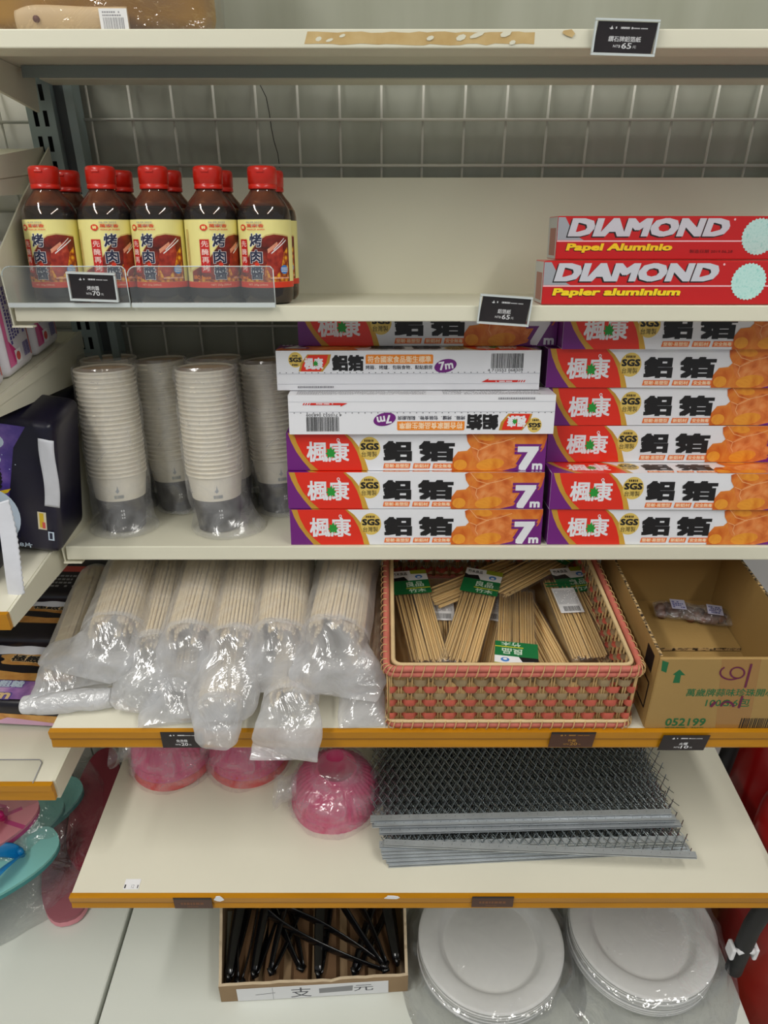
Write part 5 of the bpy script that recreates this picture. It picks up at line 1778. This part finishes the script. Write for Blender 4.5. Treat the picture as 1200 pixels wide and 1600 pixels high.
a.line([(W * 0.235, 0.0), (W * 0.235, 0.030)], 0.0006, M_greyprint)
b.build('paper_strip', t)
# corrugated inner fold that shows as ribs between the tongs
b = MB()
for k in range(6):
    x = 0.03 + k * (wbox - 0.06) / 5
    b.prism([(x - 0.015, 0.004), (x + 0.015, 0.004), (x + 0.010, 0.016), (x - 0.010, 0.016)], 'y', 0.010, dbox - 0.01, mat('brown_fold', (112, 82, 54), 0.8, var=0.1, vscale=14))
b.build('inner_fold', t)
M_tong = mat('black_tong', (16, 16, 18), 0.16, spec=0.6)
def tong_arm(b, sgn):
    pts = [(sgn * 0.003, 0.0, 0.0), (sgn * 0.010, 0.05, 0), (sgn * 0.014, 0.11, 0), (sgn * 0.012, 0.16, 0), (sgn * 0.008, 0.19, 0)]
    rings = []
    for i, p in enumerate(pts):
        w = (0.0055, 0.0075, 0.0090, 0.0085, 0.0125)[i]
        rings.append((p, (0.0016, 0, 0), (0, 0, w)))
    b.loft(rings, M_tong, n=10, sub=4, power=0.7)
arm_meshes = []
for s in (-1, 1):
    b = MB(); tong_arm(b, s); arm_meshes.append(b)
b = MB(); b.tube([(-0.006, 0.0, 0), (0.0, -0.006, 0), (0.006, 0.0, 0)], 0.0035, M_tong, 8); joint_mesh = b
arms = None
def tongs(label, px, py, z, rz, rx, roll):
    global arms
    p = on_z(px, py, Z_BASE + z)
    t = thing('serving_tongs', label, 'tongs', p, (rx, roll, rz), group='black tongs in the torn box')
    if arms is None:
        arms = [m.build('tong_arm', t) for m in arm_meshes] + [joint_mesh.build('pivot', t)]
    else:
        for m in arms:
            c = m.copy(); COL.objects.link(c); c.parent = t
tongs('black tongs lying slanted across the middle of the torn box', 600, 1512, 0.034, 1.13, 0.06, 0.0)
tongs('black tongs pointing back from the left corner of the torn box', 375, 1530, 0.026, 0.05, 0.03, 0.3)
tongs('black tongs leaning left of the box middle', 425, 1515, 0.030, -0.15, 0.10, 0.8)
tongs('black tongs standing in the middle of the torn box', 498, 1520, 0.028, 0.1, 0.12, 1.2)
tongs('black glossy tongs at the right end of the torn box', 600, 1505, 0.040, 0.55, 0.06, 0.3)
tongs('black tongs against the right wall of the torn box', 620, 1500, 0.028, 0.25, 0.10, 1.3)
tongs('black tongs flat against the left wall of the torn box', 358, 1525, 0.030, 0.02, 0.06, 1.4)
tongs('black tongs crossing under the slanted pair', 470, 1510, 0.022, 0.45, 0.08, 0.5)
tongs('black tongs second from the left wall of the torn box', 398, 1520, 0.022, -0.05, 0.08, 1.1)
tongs('black tongs between the middle and the right end', 555, 1515, 0.024, -0.3, 0.08, 0.9)

# ------------------------------------------------------------------ bagged goods on the top shelf
p0 = on_y(-60, 46, 0.830); p1 = on_y(333, 46, 0.830)
w = p1.x - p0.x
M_amber = mat('amber_goods', (190, 140, 36), 0.45, rgb2=(146, 102, 24), vscale=9)
M_tanwood = mat('pinkish_wood', (222, 190, 142), 0.55, var=0.06)
t = thing('goods_bag', 'clear bag of amber goods with white barcode label on the topmost shelf', 'plastic package', (p0.x, 0.83, Z_TOP - 0.002))
b = MB()
b.rbox(0.012, w - 0.010, 0.016, 0.085, 0.004, 0.16, 0.012, M_amber, 3, True)
b.build('contents', t)
b = MB()
b.loft([((0.05, 0.008, 0.012), (0, 0.004, 0), (0, 0, 0.008)), ((0.07, 0.008, 0.013), (0, 0.005, 0), (0, 0, 0.0115)), ((0.12, 0.008, 0.012), (0, 0.005, 0), (0, 0, 0.011)), ((0.155, 0.008, 0.012), (0, 0.004, 0), (0, 0, 0.011))], M_tanwood, n=16, sub=4)
b.tube([(0.071, 0.001, 0.013), (0.071, 0.004, 0.013)], 0.003, mat('knot_brown', (110, 60, 40), 0.6), 10)
b.build('wooden_piece', t)
b = MB()
lx = on_y(157, 40, 0.828).x - p0.x
b.box(lx, lx + 0.026, -0.0012, -0.0006, 0.001, 0.021, M_label)
a = Art(b, lambda u, v, o: (lx + u, -0.0012 - o, 0.001 + v))
a.barcode(0.003, 0.003, 0.023, 0.013, M_greyprint, 4, 20); a.tinytext(0.003, 0.014, 0.020, 0.019, M_greyprint, 2, 3, 0.5)
b.build('barcode_label', t)
b = MB()
b.loft([((w / 2, 0.045, 0.001), (w / 2, 0, 0), (0, 0.046, 0)), ((w / 2, 0.045, 0.02), (w / 2 + 0.002, 0, 0), (0, 0.046, 0)), ((w / 2, 0.045, 0.10), (w / 2, 0, 0), (0, 0.047, 0)), ((w / 2, 0.045, 0.17), (w / 2 - 0.01, 0, 0), (0, 0.02, 0))], film('goods_film', 0.0, 0.05, rough=0.08, gloss=0.2, scale=24, bump=0.9), n=48, sub=6, amp=0.003, freq=30, seed=9, power=0.5, caps=True, ridge=0.6)
b.build('clear_wrap', t)

# ------------------------------------------------------------------ packs on the left bay shelves
M_packwhite = mat('pack_white', (226, 222, 228), 0.4, coat=0.2)
M_hotpink = mat('pack_pink', (224, 110, 160), 0.4)
M_violet = mat('pack_violet_ink', (96, 84, 160), 0.4)
M_coral = mat('pack_coral', (222, 92, 84), 0.4)
def pink_pack(label, y, h, seed):
    W, D = 0.074, 0.15
    t = thing('pad_pack', label, 'pad pack', (XM - 0.008 - D / 2, y + W / 2, 1.0125), (0, 0, 0), group='pink pad packs')
    b = MB()
    b.rbox(-D / 2, D / 2, -W / 2 + 0.001, W / 2 - 0.001, 0, h, 0.010, M_packwhite, 3, True)
    a = Art(b, lambda u, v, o: (D / 2 + o, -W / 2 + u, v), base=0.0002)
    # the side that faces along the shelf: pink sweep, lines of lettering, barcode
    a.poly([(0.008, 0.012), (0.024, 0.012), (0.016, 0.04), (0.018, h - 0.012), (0.010, h - 0.012)], M_hotpink)
    a.poly([(0.016, 0.04), (0.034, 0.022), (0.030, 0.014), (0.020, 0.014)], mat('pack_magenta', (214, 60, 130), 0.4))
    for k in range(6):
        a.tinytext(0.022 + k * 0.0062, 0.034 + 0.001 * k, 0.0265 + k * 0.0062, h - 0.012, M_violet, 1, seed * 7 + k, 0.9, True)
    a.barcode(0.046, 0.014, 0.060, 0.030, M_violet, seed, 12)
    a.rect(0.024, 0.012, 0.038, 0.027, M_label); a.ell(0.031, 0.0195, 0.005, 0.005, M_coral, 14)
    a.line([(0.062, 0.012), (0.064, h - 0.012)], 0.0015, M_coral)
    b.build('pack_body', t)
    b = MB()
    b.loft([((0, 0, h - 0.004), (D / 2 - 0.012, 0, 0), (0, W / 2 - 0.012, 0)), ((0, 0.004, h + 0.010), (D / 2 - 0.006, 0, 0), (0, 0.008, 0)), ((0, 0.008, h + 0.022), (D / 2 - 0.004, 0, 0), (0, 0.003, 0))], M_packwhite, n=32, sub=4, amp=0.0025, freq=45, seed=seed, ridge=0.4)
    b.build('gathered_top', t)
pink_pack('pink and white pad pack nearest the front on the left bay shelf', 0.715, 0.105, 1)
pink_pack('second pink and white pad pack from the front', 0.793, 0.108, 2)
pink_pack('third pink and white pad pack, beside the slotted post', 0.871, 0.105, 3)

M_packnavy = ramp_mat('pack_navy', [(0.35, (14, 12, 30)), (0.62, (22, 18, 46)), (0.8, (34, 26, 70))], 9, 0.3)
M_nebula = ramp_mat('pack_nebula', [(0.3, (40, 30, 96)), (0.5, (84, 62, 150)), (0.7, (150, 116, 196))], 22, 0.3)
M_padwhite = mat('pad_pale_blue', (206, 222, 240), 0.35)
M_padblue = mat('pad_blue_line', (110, 170, 222), 0.35)
M_yellow = mat('pack_yellow', (226, 190, 40), 0.35)
M_sealwhite = mat('seal_strip', (222, 224, 232), 0.5, var=0.04, vscale=60)
def navy_pack(label, xr, y, W, H, D, rz, z=0.8006, flap=True, art=True):
    t = thing('pad_pack', label, 'pad pack', (xr - W / 2, y + D / 2, z), (0, 0, rz), group='navy pad packs')
    b = MB()
    b.rbox(-W / 2, W / 2, -D / 2, D / 2, 0, H, 0.010, M_packnavy, 3, True)
    if art:
        a = Art(b, lambda u, v, o: (u - W / 2, -D / 2 - o, v), base=0.0003)
        a.poly([(0.01, H * 0.96), (W - 0.03, H * 0.96), (W - 0.045, H * 0.80), (W - 0.055, H * 0.42), (W - 0.075, H * 0.30), (0.01, H * 0.28)], M_nebula)
        a.ell(W - 0.085, H * 0.83, 0.030, 0.014, M_padwhite, 26)
        a.line([(W - 0.10, H * 0.85), (W - 0.07, H * 0.81)], 0.0016, M_violet); a.line([(W - 0.085, H * 0.87), (W - 0.085, H * 0.80)], 0.0016, M_violet)
        a.ell(W - 0.068, H * 0.70, 0.008, 0.006, M_padwhite, 14)
        a.text('睡', W - 0.098, H * 0.47, W - 0.064, H * 0.66, M_yellow, 0.045, out=M_ink, outw=0.09)
        a.poly([(W - 0.10, H * 0.43), (W - 0.075, H * 0.44), (W - 0.052, H * 0.49), (W - 0.056, H * 0.455), (W - 0.075, H * 0.41), (W - 0.10, H * 0.40)], M_yellow)
        a.ell(W - 0.072, H * 0.26, 0.028, 0.036, M_padwhite, 30)
        a.ell(W - 0.084, H * 0.22, 0.012, 0.024, M_padblue, 24); a.ell(W - 0.085, H * 0.22, 0.009, 0.020, M_padwhite, 24)
        a.line([(W - 0.082, H * 0.34), (W - 0.056, H * 0.325)], 0.003, M_navy)
        a.tinytext(W - 0.072, H * 0.105, W - 0.044, H * 0.15, M_navy, 2, 4, 0.7)
        a.text('8片', W - 0.048, H * 0.035, W - 0.033, H * 0.075, M_padwhite, 0.02)
        a.rect(W - 0.024, H * 0.20, W - 0.014, H * 0.34, mat('tab_cream', (230, 220, 190), 0.4))
        a.rect(W - 0.022, H * 0.215, W - 0.017, H * 0.33, M_yellow); a.rect(W - 0.019, H * 0.21, W - 0.0155, H * 0.26, M_coral)
        a.rect(W - 0.013, H * 0.12, W - 0.006, H * 0.19, M_padwhite); a.rect(W - 0.0115, H * 0.13, W - 0.008, H * 0.18, M_navy)
        for k in range(9):
            a.ell(W - 0.10 + 0.007 * k, H * (0.70 + 0.02 * ((k * 37) % 7 - 3)), 0.0007, 0.0007, M_padwhite, 6)
    b.build('pack_body', t)
    if flap:
        b = MB()
        def fn(u, v):
            return (W / 2 - 0.014 + 0.015 * u + 0.002 * math.sin(v * 5), -D / 2 - 0.0030 + 0.006 * u - 0.002 * math.sin(v * 3.1), H * (0.40 + 0.50 * v) - 0.004 * u)
        b.grid(fn, 6, 24, M_sealwhite)
        o = b.build('seal_strip', t)
        md = o.modifiers.new('thickness', 'SOLIDIFY'); md.thickness = 0.0012
    return t
navy_pack('navy and purple pad pack standing at the back, in shade behind another', -0.406, 0.880, 0.190, 0.150, 0.085, 0.0, flap=False)
LEAN = 0.16
np_ = navy_pack('navy pad pack with yellow lettering and white seal strip, standing in front', -0.4035, 0.762, 0.190, 0.174, 0.085, 0.0)
np_.rotation_euler = (0, LEAN, 0)
np_.location.x = -0.394 - 0.095 * math.cos(LEAN); np_.location.z = 0.8008 + 0.095 * math.sin(LEAN)
tb = navy_pack('navy pad pack at the picture edge with a broad white seal flap', -0.450, 0.690, 0.150, 0.085, 0.065, 0.0, flap=False, art=False)
b = MB()
# broad seal flap on its near right edge, hanging forward
FC = [on_y(*q, yy) - tb.location for q, yy in (((14, 938), 0.684), ((40, 925), 0.684), ((-10, 790), 0.690), ((10, 784), 0.690))]
def fn(u, v):
    p = (FC[0] * (1 - u) + FC[1] * u) * (1 - v) + (FC[2] * (1 - u) + FC[3] * u) * v
    return p + Vector((0.003 * math.sin(v * 3.1) + (0.0006 * math.sin(v * 110) if u > 0.9 else 0), -0.004 * math.sin(v * 4 + u), 0))
b.grid(fn, 10, 60, M_sealwhite)
o = b.build('seal_flap', tb)
o.modifiers.new('thickness', 'SOLIDIFY').thickness = 0.0014

M_packblack = mat('pack_black', (20, 15, 28), 0.3, coat=0.2)
M_goldblob = ramp_mat('pack_gold', [(0.3, (196, 130, 60)), (0.6, (226, 172, 96)), (0.8, (180, 110, 50))], 40, 0.35)
M_lilac = ramp_mat('pack_lilac', [(0.3, (90, 60, 150)), (0.5, (180, 130, 200)), (0.7, (226, 190, 226))], 30, 0.35)
def flat_pack(label, loc, W, D, H, rz, rx, seed, full=True, red=False):
    t = thing('pad_pack', label, 'pad pack', loc, (rx, 0, rz), group='black and gold pad packs')
    b = MB()
    b.rbox(-W / 2, W / 2, -D / 2, D / 2, 0, H, 0.009, M_packblack, 3, True)
    a = Art(b, lambda u, v, o: (u - W / 2, v - D / 2, H + o), base=0.0003)
    if red:
        a.poly([(W * 0.35, D * 0.6), (W - 0.01, D * 0.6), (W - 0.01, D * 0.75), (W * 0.4, D * 0.75)], M_coral)
        a.tinytext(0.01, D * 0.2, W - 0.02, D * 0.55, M_greyprint, 4, seed, 0.5)
    else:
        a.poly([(0.008, D * 0.42), (W * 0.3, D * 0.45), (W * 0.6, D * 0.40), (W - 0.01, D * 0.42), (W - 0.01, D * 0.30), (0.008, D * 0.30)], M_goldblob)
        pts = []
        for i in range(26):
            an = 2 * PI * i / 26
            r = 1.0 + 0.14 * math.sin(an * 5 + seed)
            pts.append((W * 0.66 + W * 0.28 * r * math.cos(an), D * 0.60 + D * 0.10 * r * math.sin(an)))
        a.poly(pts, M_goldblob)
        a.text('極緻柔貼', W * 0.46, D * 0.55, W * 0.86, D * 0.65, M_ink, 0.03, out=mat('pack_cream', (238, 206, 150), 0.4), outw=0.06, rot=-0.06)
        a.text('8片', W * 0.86, D * 0.47, W * 0.97, D * 0.54, mat('pack_cream', (238, 206, 150), 0.4), 0.02)
        if full:
            a.rect(0.008, 0.006, W - 0.05, D * 0.29, M_lilac)
            a.text('不卡卡不粗糙', W * 0.16, D * 0.20, W * 0.66, D * 0.29, M_padwhite, 0.04, out=M_violet, outw=0.08)
            a.text('40cm', W * 0.30, D * 0.04, W * 0.62, D * 0.16, mat('pack_cream', (238, 206, 150), 0.4), 0.03, out=M_violet, outw=0.06)
            a.rect(W - 0.05, 0.006, W - 0.008, D * 0.29, M_packblack)
            for k in range(6):
                a.line([(W - 0.05 + 0.007 * k, 0.008), (W - 0.044 + 0.007 * k, D * 0.28)], 0.0008, mat('diamond_grey', (70, 66, 76), 0.4))
    # front face
    a = Art(b, lambda u, v, o: (u - W / 2, -D / 2 - o, v), base=0.0003)
    if full:
        a.poly([(0.008, 0.010), (W - 0.010, 0.008), (W - 0.010, H * 0.5), (W * 0.6, H * 0.55), (0.008, H * 0.75)], M_goldblob)
        pts = [(W * 0.30 + W * 0.20 * math.cos(2 * PI * i / 24), H * 0.62 + H * 0.26 * math.sin(2 * PI * i / 24)) for i in range(24)]
        a.poly(pts, M_ink)
        a.ell(W * 0.30, H * 0.62, W * 0.18, H * 0.22, M_goldblob, 24)
        a.text('柔貼', W * 0.17, H * 0.50, W * 0.42, H * 0.76, M_ink, 0.03)
        a.poly([(W * 0.48, H * 0.14), (W * 0.92, H * 0.10), (W * 0.90, H * 0.22), (W * 0.60, H * 0.40)], mat('pack_palepink', (222, 176, 206), 0.4))
    b.build('pack_body', t)
    if not full:
        b = MB()
        def fn(u, v):       # sealed front end, drooping on the pack below
            return (-W / 2 + 0.006 + (W - 0.012) * u, -D / 2 + 0.004 - 0.019 * v, H * 0.66 - 0.016 * v - 0.004 * v * v + 0.0010 * math.sin(u * 25))
        b.grid(fn, 40, 6, M_sealwhite)
        o = b.build('seal_strip', t)
        o.modifiers.new('thickness', 'SOLIDIFY').thickness = 0.0012
xr = XM - 0.006
zL4 = 0.5503
flat_pack('black and gold pad pack lying nearest the front, lilac lower band', (xr - 0.105, 0.796, zL4), 0.210, 0.140, 0.044, -0.05, 0.0, 1)
flat_pack('black and gold pad pack lying second from the front', (xr - 0.100, 0.884, zL4 + 0.034), 0.200, 0.110, 0.038, -0.04, 0.08, 2, False)
flat_pack('black pad pack with a red band, lying farthest back', (xr - 0.088, 0.945, zL4 + 0.062), 0.180, 0.090, 0.034, -0.03, 0.08, 3, False, True)

# ------------------------------------------------------------------ flip-flops on the base of the left bay
M_teal = mat('teal_sole', (138, 206, 200), 0.6)
M_tealdark = mat('teal_sole_edge', (70, 150, 150), 0.6)
M_palepink = mat('pink_sole', (226, 150, 160), 0.6)
M_pinkmark = mat('pink_pattern', (206, 80, 140), 0.6)
M_bluestrap = mat('blue_strap', (16, 132, 196), 0.35, coat=0.3)
M_pinkstrap = mat('magenta_strap', (222, 36, 130), 0.35, coat=0.3)
M_maroon = mat('maroon_sole', (160, 60, 76), 0.6)
def sole_outline(L=0.25, Wd=0.092, n=40):
    pts = []
    for i in range(n):
        a = 2 * PI * i / n
        y = L / 2 * math.sin(a)
        s = (y + L / 2) / L
        w = Wd / 2 * (0.80 + 0.22 * s - 0.10 * math.sin(PI * s) ** 2)
        x = w * math.copysign(abs(math.cos(a)) ** 0.75, math.cos(a))
        pts.append((x + 0.006 * math.sin(PI * s), y))
    return pts
def flip_flop(label, loc, rot, sole, edge, strap, pattern=None, sticker=False):
    t = thing('flip_flop', label, 'flip-flop', loc, rot, group='flip-flops')
    O = sole_outline()
    b = MB()
    b.prism(O, 'z', 0.0, 0.010, edge, True)
    b.prism([(x * 0.995, y * 0.998) for x, y in O], 'z', 0.010, 0.016, sole, True)
    if pattern:
        a = Art(b, lambda u, v, o: (u, v, 0.016 + o))
        for y0 in (-0.07, -0.02, 0.03, 0.075):
            a.line([(-0.036, y0 - 0.012), (-0.012, y0 + 0.006), (0.010, y0 - 0.004), (0.038, y0 + 0.014)], 0.007, pattern)
        a.line([(-0.005, -0.11), (0.002, -0.04), (-0.006, 0.03), (0.004, 0.10)], 0.006, pattern)
    b.build('sole', t)
    if strap:
        b = MB()
        for s in (-1, 1):
            P = [(0.004, 0.070, 0.014), (0.012 * s + 0.004, 0.050, 0.034), (0.030 * s + 0.003, 0.010, 0.040), (0.041 * s + 0.003, -0.030, 0.014)]
            rings = [((p), (0.002 * s, (0.005, 0.013, 0.017, 0.015)[i], 0.004), (0.0, 0.0, 0.003)) for i, p in enumerate(P)]
            b.loft(rings, strap, n=12, sub=6)
        b.tube([(0.004, 0.070, 0.010), (0.004, 0.068, 0.034)], 0.0045, strap, 10)
        b.build('strap', t)
    if sticker:
        b = MB(); b.box(-0.018, 0.020, -0.035, -0.005, 0.0161, 0.0165, M_label)
        a = Art(b, lambda u, v, o: (u, v, 0.0165 + o)); a.tinytext(-0.014, -0.031, 0.016, -0.012, M_greyprint, 4, 3, 0.5)
        b.build('paper_label', t)
def ff_at(px, py, z, heading, L=0.25):
    """Place a sole so that its rounded end points along heading and lies under the given picture point."""
    p = on_z(px, py, Z_BASE + z)
    return Vector((p.x, p.y, Z_BASE + z))
zb0 = 0.001
def tipped_ff(px, py, z, head, rx, ry):
    p = ff_at(px, py, z, head)
    d = Vector((math.sin(head), math.cos(head), 0))
    return (p - d * 0.118, (rx, ry, -head))
for lab, px, py, z, head, rx, ry, so, ed, st, pa, sk in (
    ('maroon flip-flop at the bottom of the bagged heap, toe under the shelf edge', 108, 1440, 0.003, 2.85, 0, 0, mat('mauve_sole', (160, 92, 102), 0.6), M_palepink, None, None, False),
    ('dark maroon flip-flop behind, half under the grill shelf', 140, 1355, 0.022, 2.95, 0, 0, M_maroon, M_maroon, None, None, False),
    ('teal flip-flop farthest back in the heap', 122, 1232, 0.040, 0.75, 0.0, 0.10, M_teal, M_tealdark, None, None, False),
    ('smaller-looking teal flip-flop lying between the other two teal ones', 92, 1256, 0.062, 0.75, 0.0, 0.12, M_teal, M_tealdark, None, None, False),
    ('pale teal flip-flop in front with a blue strap and paper label', 84, 1312, 0.085, 0.86, -0.04, 0.20, M_teal, M_tealdark, M_bluestrap, None, True),
    ('pink patterned flip-flop on top with a magenta strap', 52, 1256, 0.125, 0.80, -0.04, 0.18, M_palepink, M_pinkmark, M_pinkstrap, M_pinkmark, False)):
    loc, rot = tipped_ff(px, py, z, head, rx, ry)
    flip_flop(lab, loc, rot, so, ed, st, pa, sk)
# the loose clear bag around them
b = MB()
c = on_z(20, 1370, Z_BASE + 0.02)
b.loft([((c.x - 0.03, c.y + 0.04, Z_BASE + 0.001), (0.16, 0.07, 0), (-0.05, 0.14, 0)), ((c.x - 0.03, c.y + 0.05, Z_BASE + 0.03), (0.155, 0.07, 0), (-0.05, 0.135, 0)), ((c.x - 0.04, c.y + 0.08, Z_BASE + 0.10), (0.13, 0.07, 0), (-0.05, 0.11, 0)), ((c.x - 0.06, c.y + 0.10, Z_BASE + 0.165), (0.08, 0.05, 0), (-0.03, 0.06, 0))], film('flipflop_bag_film', 0.0, 0.05, rough=0.05, gloss=0.16, scale=26, bump=1.0), n=56, sub=8, amp=0.008, freq=30, seed=3, caps=True, ridge=0.8)
tag(b.build('flip_flop_bag'), 'clear glinting plastic bag around the flip-flops at lower left', 'plastic bag')

# ------------------------------------------------------------------ fire extinguishers beside the gondola
M_exred = mat('extinguisher_red', (176, 18, 20), 0.28, coat=0.4)
M_rubber = mat('black_rubber', (22, 22, 24), 0.55)
M_brass = mat('brass', (190, 150, 70), 0.3, 0.9)
M_chrome = mat('chrome', (210, 212, 216), 0.15, 1.0)
def extinguisher(label, x, y, r, h, hose=None, clip=None):
    t = thing('fire_extinguisher', label, 'fire extinguisher', (x, y, 0.0102), group='red fire extinguishers')
    b = MB()
    b.lathe([(r * 0.9, 0.0), (r, 0.006), (r, h * 0.84), (r * 0.97, h * 0.88), (r * 0.85, h * 0.93), (r * 0.60, h * 0.975), (r * 0.30, h), (0.018, h + 0.004), (0.018, h + 0.02)], M_exred, 48)
    cyl = b.build('cylinder', t)
    b = MB()
    a = Art(b, lambda u, v, o: ((r + 0.0004 + o) * math.sin(u), -(r + 0.0004 + o) * math.cos(u), v), strip=0.1)
    a.rect(-0.35, 0.16, 0.9, 0.32, M_label)
    a.rect(-0.32, 0.27, 0.87, 0.31, M_blue)
    a.tinytext(-0.28, 0.18, 0.80, 0.26, M_greyprint, 8, 3, 0.5)
    b.build('instruction_label', cyl)
    b = MB()
    b.lathe([(0.020, h + 0.012), (0.022, h + 0.016), (0.022, h + 0.040), (0.014, h + 0.050), (0.0001, h + 0.052)], M_brass, 24)
    b.tube([(0, -0.012, h + 0.03), (0, -0.045, h + 0.03)], 0.009, M_brass, 12)
    valve = b.build('valve', t)
    b = MB()
    b.tube([(-0.012, 0, h + 0.052), (-0.050, -0.01, h + 0.066), (-0.105, -0.01, h + 0.060)], 0.006, M_chrome, 10)
    b.tube([(-0.012, 0, h + 0.042), (-0.050, -0.01, h + 0.044), (-0.090, -0.01, h + 0.036)], 0.005, M_chrome, 10)
    b.build('lever', valve)
    if hose:
        b = MB(); b.tube(hose, 0.012, M_rubber, 14); hs = b.build('hose', t)
    if clip:
        b = MB()
        b.tube([(clip[0] + 0.013 * math.cos(k * PI / 6), clip[1] - 0.006, clip[2] + 0.010 * math.sin(k * PI / 6)) for k in range(1, 6)], 0.005, M_white, 8)
        b.rbox(clip[0] - 0.019, clip[0] - 0.013, clip[1] - 0.008, clip[1] + 0.010, clip[2] - 0.014, clip[2] + 0.010, 0.002, M_white)
        b.rbox(clip[0] + 0.013, clip[0] + 0.019, clip[1] - 0.008, clip[1] + 0.010, clip[2] - 0.014, clip[2] + 0.010, 0.002, M_white)
        b.build('hose_clip', hs)
    return t
ex, ey, er = 0.612, 0.680, 0.082
def rel(px, py, y):
    p = on_y(px, py, y); return (p.x - ex, p.y - ey, p.z)
yh = ey - er * 0.80
extinguisher('red fire extinguisher standing on the floor right of the shelves', ex, ey, er, 0.455,
    [rel(1330, 1290, yh - 0.01), rel(1260, 1340, yh - 0.02), rel(1205, 1405, yh - 0.022), rel(1172, 1455, yh - 0.018), rel(1150, 1505, yh - 0.010), rel(1144, 1520, yh - 0.006)], rel(1158, 1490, yh - 0.014))
extinguisher('second red fire extinguisher standing behind the nearer one', 0.650, 0.865, 0.075, 0.50,
    [(-0.02, -0.05, 0.53), (-0.085, -0.05, 0.50), (-0.115, -0.05, 0.43), (-0.120, -0.05, 0.30), (-0.105, -0.05, 0.15)])
